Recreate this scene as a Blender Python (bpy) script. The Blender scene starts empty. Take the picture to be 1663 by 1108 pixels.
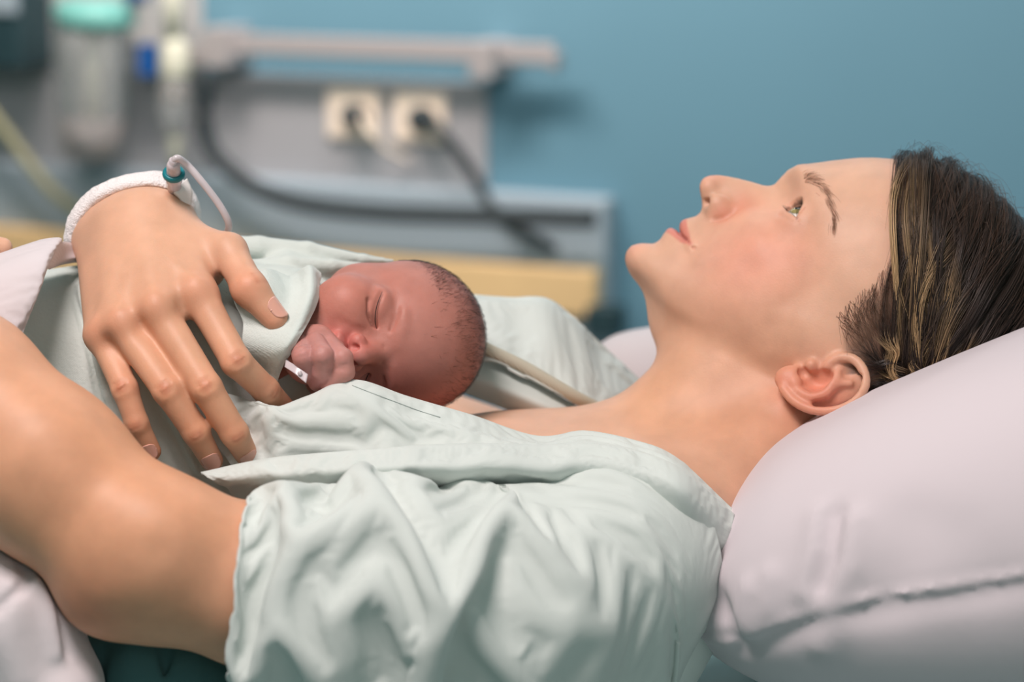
import bpy, math, time
import numpy as np
from mathutils import Vector, Matrix
from concurrent.futures import ThreadPoolExecutor
T00 = time.time()
# ------------------------------------------------------------------ camera, world, lights, exposure
FPX, D0 = 3570.0, 140.0            # focal length in pixels (1663 wide), distance to the subject in cm
PITCH = math.radians(12)
CP, SP = math.cos(PITCH), math.sin(PITCH)
Z0 = 1.0
VR = np.array([[1, 0, 0], [0, SP, CP], [0, -CP, SP]])   # rows: right, up, towards the camera, in world axes
def to_world(V):                    # cm in the subject frame -> metres in the room
    return (np.asarray(V, float) @ VR) / 100.0 + np.array([0, 0, Z0])
scene = bpy.context.scene
col = scene.collection
cam_d = bpy.data.cameras.new('camera')
cam = bpy.data.objects.new('camera', cam_d); col.objects.link(cam)
cam_d.sensor_width = 36.0
cam_d.lens = FPX / 1663 * 36.0
cam.location = to_world([0, 0, D0])
cam.rotation_euler = (math.pi / 2 - PITCH, 0, 0)
cam_d.dof.use_dof = True
cam_d.dof.focus_distance = (D0 - 10) / 100
cam_d.dof.aperture_fstop = 4.0
cam_d.clip_start = 0.05
scene.camera = cam
scene.view_settings.view_transform = 'Standard'
scene.view_settings.look = 'None'
scene.view_settings.gamma = 1
scene.view_settings.use_curve_mapping = False
scene.view_settings.exposure = 0.0
wd = bpy.data.worlds.new('room_light'); scene.world = wd; wd.use_nodes = True
wd.node_tree.nodes['Background'].inputs[0].default_value = (0.48, 0.84, 0.77, 1)
wd.node_tree.nodes['Background'].inputs[1].default_value = 0.22
def area(name, loc, target, size, power, color, size_y=None):
    d = bpy.data.lights.new(name, 'AREA'); o = bpy.data.objects.new(name, d); col.objects.link(o)
    d.energy = power; d.color = color; d.size = size
    if size_y: d.shape = 'RECTANGLE'; d.size_y = size_y
    o.location = loc
    o.rotation_euler = (Vector(target) - Vector(loc)).to_track_quat('-Z', 'Y').to_euler()
    return o
area('ceiling_lamp', (-0.42, -0.74, 2.34), (0.1, 0, 1.0), 0.6, 26.5, (1.0, 0.87, 0.845), 0.45)
area('front_fill_light', (0.9, -2.6, 1.8), (0.1, 0, 1.0), 1.6, 8, (1.0, 0.93, 0.91), 1.4)  # fill added on the camera side to lighten the subject's front, not a window
area('wall_fill_light', (0.5, 1.2, 2.6), (0.6, 2.15, 1.2), 1.2, 24, (1.0, 0.97, 0.95), 0.5)  # unseen light added to brighten the back wall and its wooden board
area('left_wall_fill_light', (-0.6, 1.75, 2.2), (-0.4, 2.5, 1.0), 0.9, 34, (1.0, 0.84, 0.78), 0.2)  # unseen warm light added to make the left of the wall lighter and greyer
# ------------------------------------------------------------------ small signed-distance toolkit (cm)
f32 = np.float32
CAM = np.array([0, 0, D0])
def p(px, py, w=0.0):               # a photo pixel at a depth (cm towards the camera) -> subject frame
    k = (D0 - w) / FPX
    return np.array([(px - 831.5) * k, -(py - 554.0) * k, w])
def pts(L):
    return np.array([p(*q) for q in L])
def ln(v):
    return np.sqrt(np.einsum('...i,...i->...', v, v))
def smin(a, b, k):
    h = np.maximum(k - np.abs(a - b), 0) / k
    return np.minimum(a, b) - h * h * (k * 0.25)
def smax(a, b, k):
    return -smin(-a, -b, k)
def sph(P, c, r):
    return ln(P - np.asarray(c, f32)) - f32(r)
def ell(P, c, r, R=None):
    q = P - np.asarray(c, f32)
    if R is not None: q = q @ np.asarray(R, f32).T
    r = np.asarray(r, f32)
    k0 = ln(q / r); k1 = ln(q / (r * r))
    return k0 * (k0 - 1) / np.maximum(k1, 1e-6)
def cone(P, a, b, ra, rb):
    a = np.asarray(a, f32); b = np.asarray(b, f32); ba = b - a
    pa = P - a
    h = np.clip(pa @ ba / f32(ba @ ba), 0, 1)
    return ln(pa - h[:, None] * ba) - (f32(ra) + f32(rb - ra) * h)
def chain(P, Q, rs, k=0.3):
    d = None
    if np.isscalar(rs): rs = [rs] * len(Q)
    for i in range(len(Q) - 1):
        e = cone(P, Q[i], Q[i + 1], rs[i], rs[i + 1])
        d = e if d is None else (smin(d, e, k) if k > 0 else np.minimum(d, e))
    return d
def polydist(P, Q):
    d = None
    for i in range(len(Q) - 1):
        a = np.asarray(Q[i], f32); ba = np.asarray(Q[i + 1], f32) - a
        pa = P - a
        h = np.clip(pa @ ba / f32(ba @ ba), 0, 1)
        v = pa - h[:, None] * ba
        e = np.einsum('ij,ij->i', v, v)
        d = e if d is None else np.minimum(d, e)
    return d
def far(P, Q, m):                    # is the chunk P farther than m from the box of the points Q
    Q = np.asarray(Q); Q = Q.reshape(-1, 3)
    return bool((P.min(0) > Q.max(0) + m).any() or (P.max(0) < Q.min(0) - m).any())
def ridge(P, d, Q, r, h):            # swell (h>0) or groove (h<0) along a polyline
    if far(P, Q, 2.6 * r): return d
    return d - f32(h) * np.exp(-polydist(P, Q) / f32(r * r))
def fold(P, d, Q, L, h, rp, rn):     # cloth fold along a polyline: rp / rn are its widths right / left of the walk, fading at both ends
    if far(P, Q, 2.6 * max(rp, rn)): return d
    best = None; cum = 0.0
    for i in range(len(Q) - 1):
        a = np.asarray(Q[i], f32); ba = np.asarray(Q[i + 1], f32) - a; ll = float(np.sqrt(ba @ ba))
        pa = P - a
        t = np.clip(pa @ ba / f32(ll * ll), 0, 1)
        v = pa - t[:, None] * ba
        e = np.einsum('ij,ij->i', v, v)
        s = ba[0] * v[:, 1] - ba[1] * v[:, 0]
        u = cum + t * ll
        if best is None: best, S, U = e, s, u
        else:
            m = e < best; best = np.where(m, e, best); S = np.where(m, s, S); U = np.where(m, u, U)
        cum += ll
    k = np.clip(np.minimum(U, f32(L) - U) / f32(min(.9, .35 * L)), 0, 1); k = k * k * (3 - 2 * k)
    r = np.where(S < 0, f32(rp), f32(rn))
    return d - f32(h) * np.exp(-best / (r * r)) * k
def bump(P, d, c, r, h):
    c = np.asarray(c, f32)
    if far(P, c[None], 2.6 * np.max(r)): return d
    q = (P - c) / np.asarray(r, f32)
    return d - f32(h) * np.exp(-np.einsum('ij,ij->i', q, q))
def catmull(Q, n=6):
    Q = np.asarray(Q, float)
    E = np.vstack([2 * Q[0] - Q[1], Q, 2 * Q[-1] - Q[-2]])
    out = []
    for i in range(1, len(E) - 2):
        for t in np.arange(n) / n:
            a, b, c, d = E[i - 1], E[i], E[i + 1], E[i + 2]
            out.append(0.5 * (2 * b + (c - a) * t + (2 * a - 5 * b + 4 * c - d) * t * t + (3 * b - a - 3 * c + d) * t ** 3))
    out.append(E[-2])
    return np.array(out)
POOL = ThreadPoolExecutor(4)
def evalf(f, P, chunk=60000):
    P = P.astype(f32)
    if len(P) <= chunk: return f(P).astype(f32)
    parts = [P[i:i + chunk] for i in range(0, len(P), chunk)]
    return np.concatenate(list(POOL.map(lambda q: f(q).astype(f32), parts)))
def trace(f, px, py, w0=40.0, steps=90):
    px = np.atleast_1d(np.asarray(px, float)); py = np.atleast_1d(np.asarray(py, float))
    d = np.stack([(px - 831.5) / FPX, -(py - 554) / FPX, -np.ones_like(px)], 1)
    d /= ln(d)[:, None]
    t = np.full(len(px), D0 - w0)
    for _ in range(steps):
        t += np.clip(f((CAM + d * t[:, None]).astype(f32)), -3, 6) * 0.75
    return CAM + d * t[:, None]
def surf(f, L):                      # polyline of photo pixels laid onto the surface of f
    L = np.array(L, float)
    return trace(f, L[:, 0], L[:, 1])
def net(f, lo, hi, h, lip=1.5, B=8):
    """Surface nets over sparse blocks; returns vertices and quads."""
    lo = np.asarray(lo, float); hi = np.asarray(hi, float)
    nb = np.ceil((hi - lo) / (h * B)).astype(int)
    G = 4                            # first prune with blocks of blocks
    ng = -(-nb // G)
    I = np.stack(np.meshgrid(*[np.arange(n) for n in ng], indexing='ij'), -1).reshape(-1, 3)
    s = h * B * G
    d = evalf(f, lo + (I + 0.5) * s)
    I = I[np.abs(d) < lip * s * 0.87 + 0.3]
    o = np.stack(np.meshgrid(*[np.arange(G)] * 3, indexing='ij'), -1).reshape(-1, 3)
    I = (I[:, None] * G + o).reshape(-1, 3)
    I = I[(I < nb).all(1)]
    s = h * B
    d = evalf(f, lo + (I + 0.5) * s)
    I = I[np.abs(d) < lip * s * 0.87 + 0.05]
    n = B + 1
    o = np.stack(np.meshgrid(*[np.arange(n)] * 3, indexing='ij'), -1).reshape(-1, 3)
    D = evalf(f, (lo + ((I[:, None] * B + o) * h).reshape(-1, 3))).reshape(-1, n, n, n)
    keep = (D.min((1, 2, 3)) < 0) & (D.max((1, 2, 3)) > 0)
    D = D[keep]; I = I[keep]
    N3 = (nb + 2) * B
    def key(c): return (c[..., 0] * N3[1] + c[..., 1]) * N3[2] + c[..., 2]
    acc = np.zeros(D.shape[:1] + (B, B, B, 3), f32); cnt = np.zeros(D.shape[:1] + (B, B, B), f32)
    sl = (slice(0, B), slice(1, n))
    for ax in range(3):
        for u in (0, 1):
            for v in (0, 1):
                ia = [None] * 3; others = [k for k in range(3) if k != ax]
                ia[ax] = sl[0]; ia[others[0]] = sl[u]; ia[others[1]] = sl[v]
                ib = list(ia); ib[ax] = sl[1]
                da = D[(slice(None),) + tuple(ia)]; db = D[(slice(None),) + tuple(ib)]
                m = (da < 0) != (db < 0)
                t = np.where(m, da / np.where(m, da - db, 1), 0)
                acc[..., ax] += t; acc[..., others[0]] += u * m; acc[..., others[1]] += v * m
                cnt += m
    bi, x, y, z = np.nonzero(cnt)
    cell = I[bi] * B + np.stack([x, y, z], 1)
    V = lo + (cell + acc[bi, x, y, z] / cnt[bi, x, y, z][:, None]) * h
    K = key(cell); order = np.argsort(K); Ks = K[order]
    quads = []
    for ax in range(3):
        ib = [slice(0, B)] * 3; ib[ax] = sl[1]
        da = D[:, :B, :B, :B]; db = D[(slice(None),) + tuple(ib)]
        m = (da < 0) != (db < 0)
        bi, x, y, z = np.nonzero(m)
        c = I[bi] * B + np.stack([x, y, z], 1)
        flip = da[bi, x, y, z] < 0
        e1 = np.zeros(3, int); e2 = np.zeros(3, int); e1[(ax + 1) % 3] = 1; e2[(ax + 2) % 3] = 1
        ids = []; ok = np.ones(len(c), bool)
        for off in (0 * e1, e1, e1 + e2, e2):
            kk = key(c - off); j = np.minimum(np.searchsorted(Ks, kk), len(Ks) - 1)
            ok &= Ks[j] == kk; ids.append(order[j])
        q = np.stack(ids, 1)
        q[~flip] = q[~flip][:, ::-1]
        quads.append(q[ok])
    return V, np.concatenate(quads)
def relax(V, Q, it=1, w=0.5):
    E = np.concatenate([Q[:, [0, 1]], Q[:, [1, 2]], Q[:, [2, 3]], Q[:, [3, 0]]])
    n = len(V); deg = np.bincount(E.ravel(), minlength=n).clip(1)[:, None]
    for _ in range(it):
        S = np.stack([np.bincount(E[:, 0], V[E[:, 1], k], n) + np.bincount(E[:, 1], V[E[:, 0], k], n) for k in range(3)], 1)
        V = V + w * (S / deg - V)
    return V
# ------------------------------------------------------------------ objects and materials
def lin(c):
    c = np.asarray(c, float) / 255.0
    return np.where(c <= 0.04045, c / 12.92, ((c + 0.055) / 1.055) ** 2.4)
def link(o, parent=None, **props):
    col.objects.link(o)
    if parent is not None: o.parent = parent
    for k, v in props.items(): o[k] = v
    return o
def mesh_obj(name, V, Fc, m, parent=None, colr=None, smooth=True, world=False, **props):
    """One mesh object; V in the subject frame (cm) unless world."""
    W = np.asarray(V, float) if world else to_world(V)
    me = bpy.data.meshes.new(name)
    if isinstance(Fc, np.ndarray):
        nv, nf, k = len(W), len(Fc), Fc.shape[1]
        me.vertices.add(nv); me.vertices.foreach_set('co', W.astype(f32).ravel())
        me.loops.add(nf * k); me.loops.foreach_set('vertex_index', Fc.astype(np.int32).ravel())
        me.polygons.add(nf)
        me.polygons.foreach_set('loop_start', np.arange(0, nf * k, k, dtype=np.int32))
        me.polygons.foreach_set('loop_total', np.full(nf, k, np.int32))
        me.update(calc_edges=True)
    else:
        me.from_pydata([tuple(v) for v in W], [], Fc)
    me.polygons.foreach_set('use_smooth', np.full(len(me.polygons), smooth))
    if colr is not None:
        at = me.color_attributes.new('tint', 'FLOAT_COLOR', 'POINT')
        c4 = np.ones((len(W), 4), f32); c4[:, :3] = colr
        at.data.foreach_set('color', c4.ravel())
    me.materials.append(m)
    o = bpy.data.objects.new(name, me)
    return link(o, parent, **props)
def empty(name, at, parent=None, **props):
    o = bpy.data.objects.new(name, None); o.empty_display_size = 0.05
    link(o, parent, **props); o.location = at
    return o
def adopt(root, *kids):              # parent meshes given in room coordinates without moving them
    for k in kids:
        k.parent = root
        k.matrix_parent_inverse = Matrix.Translation(root.location).inverted()
def mat(name, base=(0.8, 0.8, 0.8), rough=0.6, tint=False, bump_=None, sss=0.0, metal=0.0, spec=0.4, sheen=0.0, trans=0.0, vary=None, sssr=(1, .35, .2), sss_scale=.008, coat=0.0, alpha=1.0):
    """base is sRGB 0-255; bump_: list of (kind, scale, strength); vary: (scale, amount)."""
    m = bpy.data.materials.new(name); m.use_nodes = True
    nt = m.node_tree; b = nt.nodes['Principled BSDF']
    def N(t, **k):
        n = nt.nodes.new(t)
        for a, v in k.items(): setattr(n, a, v)
        return n
    L = nt.links.new
    c = tuple(lin(base)) + (1,)
    b.inputs['Base Color'].default_value = c
    b.inputs['Roughness'].default_value = rough
    b.inputs['Metallic'].default_value = metal
    b.inputs['Specular IOR Level'].default_value = spec
    b.inputs['Sheen Weight'].default_value = sheen
    b.inputs['Transmission Weight'].default_value = trans
    b.inputs['Coat Weight'].default_value = coat
    b.inputs['Alpha'].default_value = alpha
    if sss:
        b.inputs['Subsurface Weight'].default_value = sss
        b.inputs['Subsurface Radius'].default_value = sssr
        b.inputs['Subsurface Scale'].default_value = sss_scale
    src = None
    if tint:
        a = N('ShaderNodeVertexColor'); a.layer_name = 'tint'; src = a.outputs['Color']
    tc = N('ShaderNodeTexCoord')
    if vary:
        nz = N('ShaderNodeTexNoise'); nz.inputs['Scale'].default_value = vary[0]; nz.inputs['Detail'].default_value = 5
        L(tc.outputs['Object'], nz.inputs['Vector'])
        mr = N('ShaderNodeMapRange'); mr.inputs['From Min'].default_value = .3; mr.inputs['From Max'].default_value = .7
        mr.inputs['To Min'].default_value = 1 - vary[1]; mr.inputs['To Max'].default_value = 1 + vary[1]
        L(nz.outputs['Fac'], mr.inputs['Value'])
        mx = N('ShaderNodeVectorMath', operation='SCALE')
        if src: L(src, mx.inputs[0])
        else: mx.inputs[0].default_value = c[:3]
        L(mr.outputs[0], mx.inputs['Scale']); src = mx.outputs[0]
    if src: L(src, b.inputs['Base Color'])
    prev = None
    for kind, sc, st in (bump_ or []):
        if kind == 'noise':
            t = N('ShaderNodeTexNoise'); t.inputs['Scale'].default_value = sc; t.inputs['Detail'].default_value = 4; out = t.outputs['Fac']
        elif kind == 'voronoi':
            t = N('ShaderNodeTexVoronoi'); t.inputs['Scale'].default_value = sc; out = t.outputs['Distance']
        else:
            t = N('ShaderNodeTexWave'); t.bands_direction = kind; t.inputs['Scale'].default_value = sc; t.inputs['Distortion'].default_value = 1.5; t.inputs['Detail Scale'].default_value = 2; out = t.outputs['Fac']
        L(tc.outputs['Object'], t.inputs['Vector'])
        bp = N('ShaderNodeBump'); bp.inputs['Strength'].default_value = st; bp.inputs['Distance'].default_value = .001
        L(out, bp.inputs['Height'])
        if prev: L(prev.outputs[0], bp.inputs['Normal'])
        prev = bp
    if prev: L(prev.outputs[0], b.inputs['Normal'])
    return m
def tubes(Ls, rad, sides=4, caps=True):
    """Tubes along polylines -> V, quads.  Ls: list of (n,3) arrays, rad: per-line scalar or array."""
    Vs, Fs, base, ends = [], [], 0, []
    ang = np.arange(sides) * 2 * math.pi / sides
    for i, Q in enumerate(Ls):
        Q = np.asarray(Q, float); n = len(Q)
        r = rad[i] if isinstance(rad, (list, np.ndarray)) else rad
        r = np.broadcast_to(np.asarray(r, float), (n,))
        T = np.gradient(Q, axis=0); T /= np.maximum(ln(T), 1e-9)[:, None]
        ref = np.array([0, 0, 1.0]) if abs(T[:, 2].mean()) < .8 else np.array([1.0, 0, 0])
        X = np.cross(T, ref); X /= np.maximum(ln(X), 1e-9)[:, None]; Y = np.cross(T, X)
        R = Q[:, None] + r[:, None, None] * (np.cos(ang)[None, :, None] * X[:, None] + np.sin(ang)[None, :, None] * Y[:, None])
        Vs.append(R.reshape(-1, 3))
        j = np.arange(n - 1)[:, None] * sides; k = np.arange(sides)[None]; k2 = (k + 1) % sides
        Fs.append(np.stack([base + j + k, base + j + k2, base + j + sides + k2, base + j + sides + k], -1).reshape(-1, 4))
        base += n * sides
        if caps:
            ends.append(list(range(base - n * sides, base - n * sides + sides))[::-1]); ends.append(list(range(base - sides, base)))
    Fq = np.concatenate(Fs)
    return np.concatenate(Vs), ([list(map(int, q)) for q in Fq] + ends if caps else Fq)
# ================================================================== the mother's body: one continuous surface
# head frame: A forward out of the face, C towards the crown, L towards her left (the camera side)
HC = p(1300, 430, 0)
HL = (CAM - HC) / np.linalg.norm(CAM - HC)
_r = np.cross([0, 1, 0], HL); _r /= np.linalg.norm(_r); _u = np.cross(HL, _r)
_t = math.radians(25)
HA = -math.sin(_t) * _r + math.cos(_t) * _u
HCc = math.cos(_t) * _r + math.sin(_t) * _u
HM = np.stack([HA, HCc, HL])
def plane_hit(px, py, L=0.0):
    d = p(px, py, 0) - CAM; d /= np.linalg.norm(d)
    return CAM + d * (((HC + HL * L - CAM) @ HL) / (d @ HL))
HO = plane_hit(1254, 302)
def hloc(px, py, L=0.0):
    q = (plane_hit(px, py, L) - HO) @ HM.T
    return q
def hw(a, c, l): return HO + np.array([a, c, l]) @ HM
PROF = np.array([(-11.6, -.9), (-10.9, -.35), (-10.69, -.07), (-10.51, .2), (-10.21, .36), (-9.73, .44), (-9.14, .3), (-8.35, -.06), (-7.88, .0), (-7.53, .19), (-7.18, .28), (-6.92, .2), (-6.74, .03),
    (-6.59, -.13), (-6.44, .11), (-6.2, .34), (-5.89, .45), (-5.6, .41), (-5.2, .34), (-4.85, .42), (-4.58, .68), (-4.42, 1.09), (-4.27, 1.6), (-4.06, 2.03), (-3.79, 2.24), (-3.33, 2.29),
    (-2.84, 2.14), (-2.34, 1.81), (-1.7, 1.33), (-1.08, .82), (-.48, .27), (-.14, .07), (.19, .04), (.72, .26), (1.34, .49), (1.98, .48), (2.92, .19), (4.0, -.24), (5.21, -.85), (5.71, -1.13), (6.66, -1.84), (7.2, -2.4), (9, -4.2)])
ROWS = {  # c: a at l = 0..7, then side and back of the head as (l, a)
    -11.6: [-.9, -1.2, -2.0, -3.4, -5.6, -9.4], -10.5: [.1, -.15, -1.1, -2.7, -4.9, -8.6], -9.7: [.35, .1, -.85, -2.3, -4.4, -8.0],
    -8.3: [-.15, -.35, -1.05, -2.4, -4.5, -7.6], -7: [-.2, -.4, -1.15, -2.35, -4.1, -6.9], -6: [-.1, -.3, -1.05, -2.15, -3.7, -6.2],
    -4.8: [.1, -.1, -.75, -1.75, -3.15, -5.3, -9.0], -3.6: [-.1, -.25, -.75, -1.55, -2.75, -4.6, -8.0], -2.2: [-.2, -.4, -.85, -1.45, -2.45, -4.1, -7.2],
    -1: [-.3, -.75, -1.35, -1.85, -2.75, -4.3, -7.0], .5: [-.25, -.85, -1.85, -2.3, -3.0, -4.5, -6.9, -11], 1.9: [.35, .2, -.25, -.9, -2.0, -3.8, -6.5, -11],
    3: [.15, 0, -.4, -1.1, -2.25, -4.1, -6.7, -11], 5: [-.75, -.9, -1.3, -2.05, -3.2, -4.9, -7.3, -11], 7: [-2.2, -2.4, -2.9, -3.6, -4.7, -6.3, -8.6], 9: [-4.2, -4.4, -4.9, -5.7, -6.9, -8.8]}
A0 = -9.0
def _table():
    th = np.radians(np.arange(0, 181, 2.0)); cs = np.array(sorted(ROWS)); T = []
    for c in cs:
        v = ROWS[c]; P2 = [(l, a) for l, a in enumerate(v)]
        if c >= -3: P2 += [(7.25, -10.5) if len(v) < 8 else (7.3, -12), (6.7, -14), (5, -16.5), (2.5, -17.8), (0, -18.2)]
        elif c >= -5: P2 += [(6.4, -11), (6, -14), (4, -16), (0, -17)]
        else: P2 += [(5.6, -10), (5, -12), (3, -13.2), (0, -13.6)]
        P2 = np.array(P2); ang = np.arctan2(P2[:, 0], P2[:, 1] - A0); R = np.hypot(P2[:, 0], P2[:, 1] - A0)
        o = np.argsort(ang); T.append(np.interp(th, ang[o], R[o]))
    T = np.array(T)
    k = np.exp(-np.linspace(-2, 2, 7) ** 2); k /= k.sum()
    Tp = np.concatenate([T[:, 3:0:-1], T, T[:, -2:-5:-1]], 1)
    T = np.stack([np.convolve(r, k, 'valid') for r in Tp])
    cf = np.arange(-11.6, 9.001, 0.1)
    idx = np.interp(cf, cs, np.arange(len(cs)))
    out = []
    for x in idx:
        i = int(min(max(math.floor(x), 0), len(cs) - 2)); t = x - i
        a, b, c, d = T[max(i - 1, 0)], T[i], T[i + 1], T[min(i + 2, len(cs) - 1)]
        out.append(b * (1 - t) + c * t if i == 0 else 0.5 * (2 * b + (c - a) * t + (2 * a - 5 * b + 4 * c - d) * t * t + (3 * b - a - 3 * c + d) * t ** 3))
    T = np.array(out)
    for _ in range(3): T[1:-1] = .25 * T[:-2] + .5 * T[1:-1] + .25 * T[2:]
    return cf, T
CF, RT = _table()
PFc = np.interp(CF, PROF[:, 0], PROF[:, 1])
DEL = (PFc - A0 - RT[:, 0]).astype(f32)              # what the traced profile adds on the midline (nose, lips, brow)
WID = np.interp(CF, [-11.6, -9, -7.5, -5.2, -4.7, -4.1, -3.4, -2, -.8, .2, 1, 2, 9], [2.0, 2.0, 1.9, 1.7, 1.0, .95, 1.0, .95, .9, 1.0, 1.5, 2.5, 3]).astype(f32)
RT = RT.astype(f32)
def _look(c, deg):
    x = np.clip((c + 11.6) / 0.1, 0, len(CF) - 1.001); i = x.astype(np.int32); t = (x - i)
    y = np.clip(deg / 2.0, 0, 89.999); j = y.astype(np.int32); s = (y - j)
    return ((RT[i, j] * (1 - s) + RT[i, j + 1] * s) * (1 - t) + (RT[i + 1, j] * (1 - s) + RT[i + 1, j + 1] * s) * t), i, t
def headR(c, l, a):
    la = np.abs(l)
    deg = np.degrees(np.arctan2(la, a - A0))
    R, i, t = _look(c, deg)
    d = DEL[i] * (1 - t) + DEL[i + 1] * t; w = WID[i] * (1 - t) + WID[i + 1] * t
    x = la / w
    return R + d * np.exp(-x * x * np.sqrt(np.sqrt(x + 1e-6))) * np.clip((a - A0) / 4, 0, 1)
def face_pt(c, l):                    # point on the face for given height and side offset (head frame)
    a = 0.0
    for _ in range(30):
        r = math.hypot(l, a - A0); R = float(headR(np.array([c], f32), np.array([l], f32), np.array([a], f32))[0])
        a += (math.sqrt(max(R * R - l * l, 1e-3)) - (a - A0)) * 0.6
    return np.array([a, c, l])
def FP(L): return np.array([face_pt(c, l) for c, l in L])
MOUTH = FP([(-6.6, 0), (-6.56, .5), (-6.5, 1.1), (-6.3, 1.9), (-6.05, 2.6)])
LIPU = FP([(-6.22, 0), (-6.16, .5), (-6.14, 1.1), (-6.1, 1.8), (-6.02, 2.4)])
LIPL = FP([(-7.02, 0), (-6.98, .6), (-6.85, 1.2), (-6.55, 1.9), (-6.2, 2.4)])
EYE = np.array([-3.15, .5, 3.2]); EYER = 1.2
EARN = lambda px, py, dl=0.0: (lambda q: np.array([q[0], q[1], 7.0 + 0.42 * (-11.0 - q[0]) + dl]))(hloc(px, py, 7.6))
HELIX = catmull([EARN(1338, 610, -.1), EARN(1345, 594, .1), EARN(1362, 582, .25), EARN(1385, 583, .35), EARN(1401, 600, .4), EARN(1404, 625, .4), EARN(1386, 651, .35), EARN(1352, 665, .3), EARN(1318, 664, .3), EARN(1291, 652, .25), EARN(1272, 633, .15)], 3)
ANTIH = catmull([EARN(1294, 634, .15), EARN(1318, 645, .25), EARN(1342, 637, .3), EARN(1356, 618, .2), EARN(1363, 602, .0)], 3)
ANTI2 = [EARN(1352, 624, .25), EARN(1380, 622, .1)]
HMf = HM.astype(f32)
def ear_sdf(q):
    n = np.array([-.36, 0, -.93]); n /= np.linalg.norm(n)
    c0 = EARN(1336, 622, -.45)
    ax = EARN(1404, 606) - EARN(1262, 622); ax /= np.linalg.norm(ax)
    nz = np.array([.39, 0, .92]); nz -= ax * (nz @ ax); nz /= np.linalg.norm(nz); ay = np.cross(nz, ax)
    R = np.stack([ax, ay, nz])
    d = ell(q, c0, (2.65, 1.62, .5), R)
    d = smin(d, chain(q, HELIX, .27, .15), .25)
    d = smin(d, chain(q, ANTIH, [.28] * len(ANTIH), .15), .3)
    d = smin(d, chain(q, ANTI2, .2, .15), .35)
    d = smin(d, ell(q, EARN(1281, 614, -.05), (.85, .72, .42), R), .5)
    d = smax(d, -ell(q, EARN(1328, 616, .1), (.95, .62, .75), R), .25)
    d = smax(d, -sph(q, EARN(1306, 606, .0), .42), .2)
    d = smax(d, -chain(q, catmull([EARN(1396, 612, .42), EARN(1386, 634, .42), EARN(1360, 650, .4), EARN(1325, 654, .38)], 3), [.22] * 10, .1), .15)
    d = smax(d, -ell(q, EARN(1378, 604, .3), (.42, .3, .3), R), .15)
    d = smin(d, sph(q, EARN(1318, 593, .05), .36), .3)
    d = smin(d, sph(q, EARN(1291, 622, .12), .3), .3)
    return d
UPL, LOL, LIDW = math.radians(31), math.radians(-16), math.radians(50)
C1, C2, C3, C4, C5 = face_pt(-6.0, 2.75), face_pt(-5.9, 3.2), face_pt(-8.3, 0), face_pt(-1.9, 4.4), face_pt(-5.0, 4.7)
BRIDGE = FP([(2.0, 1.2), (2.6, 3.2), (2.4, 5.0)])
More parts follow.
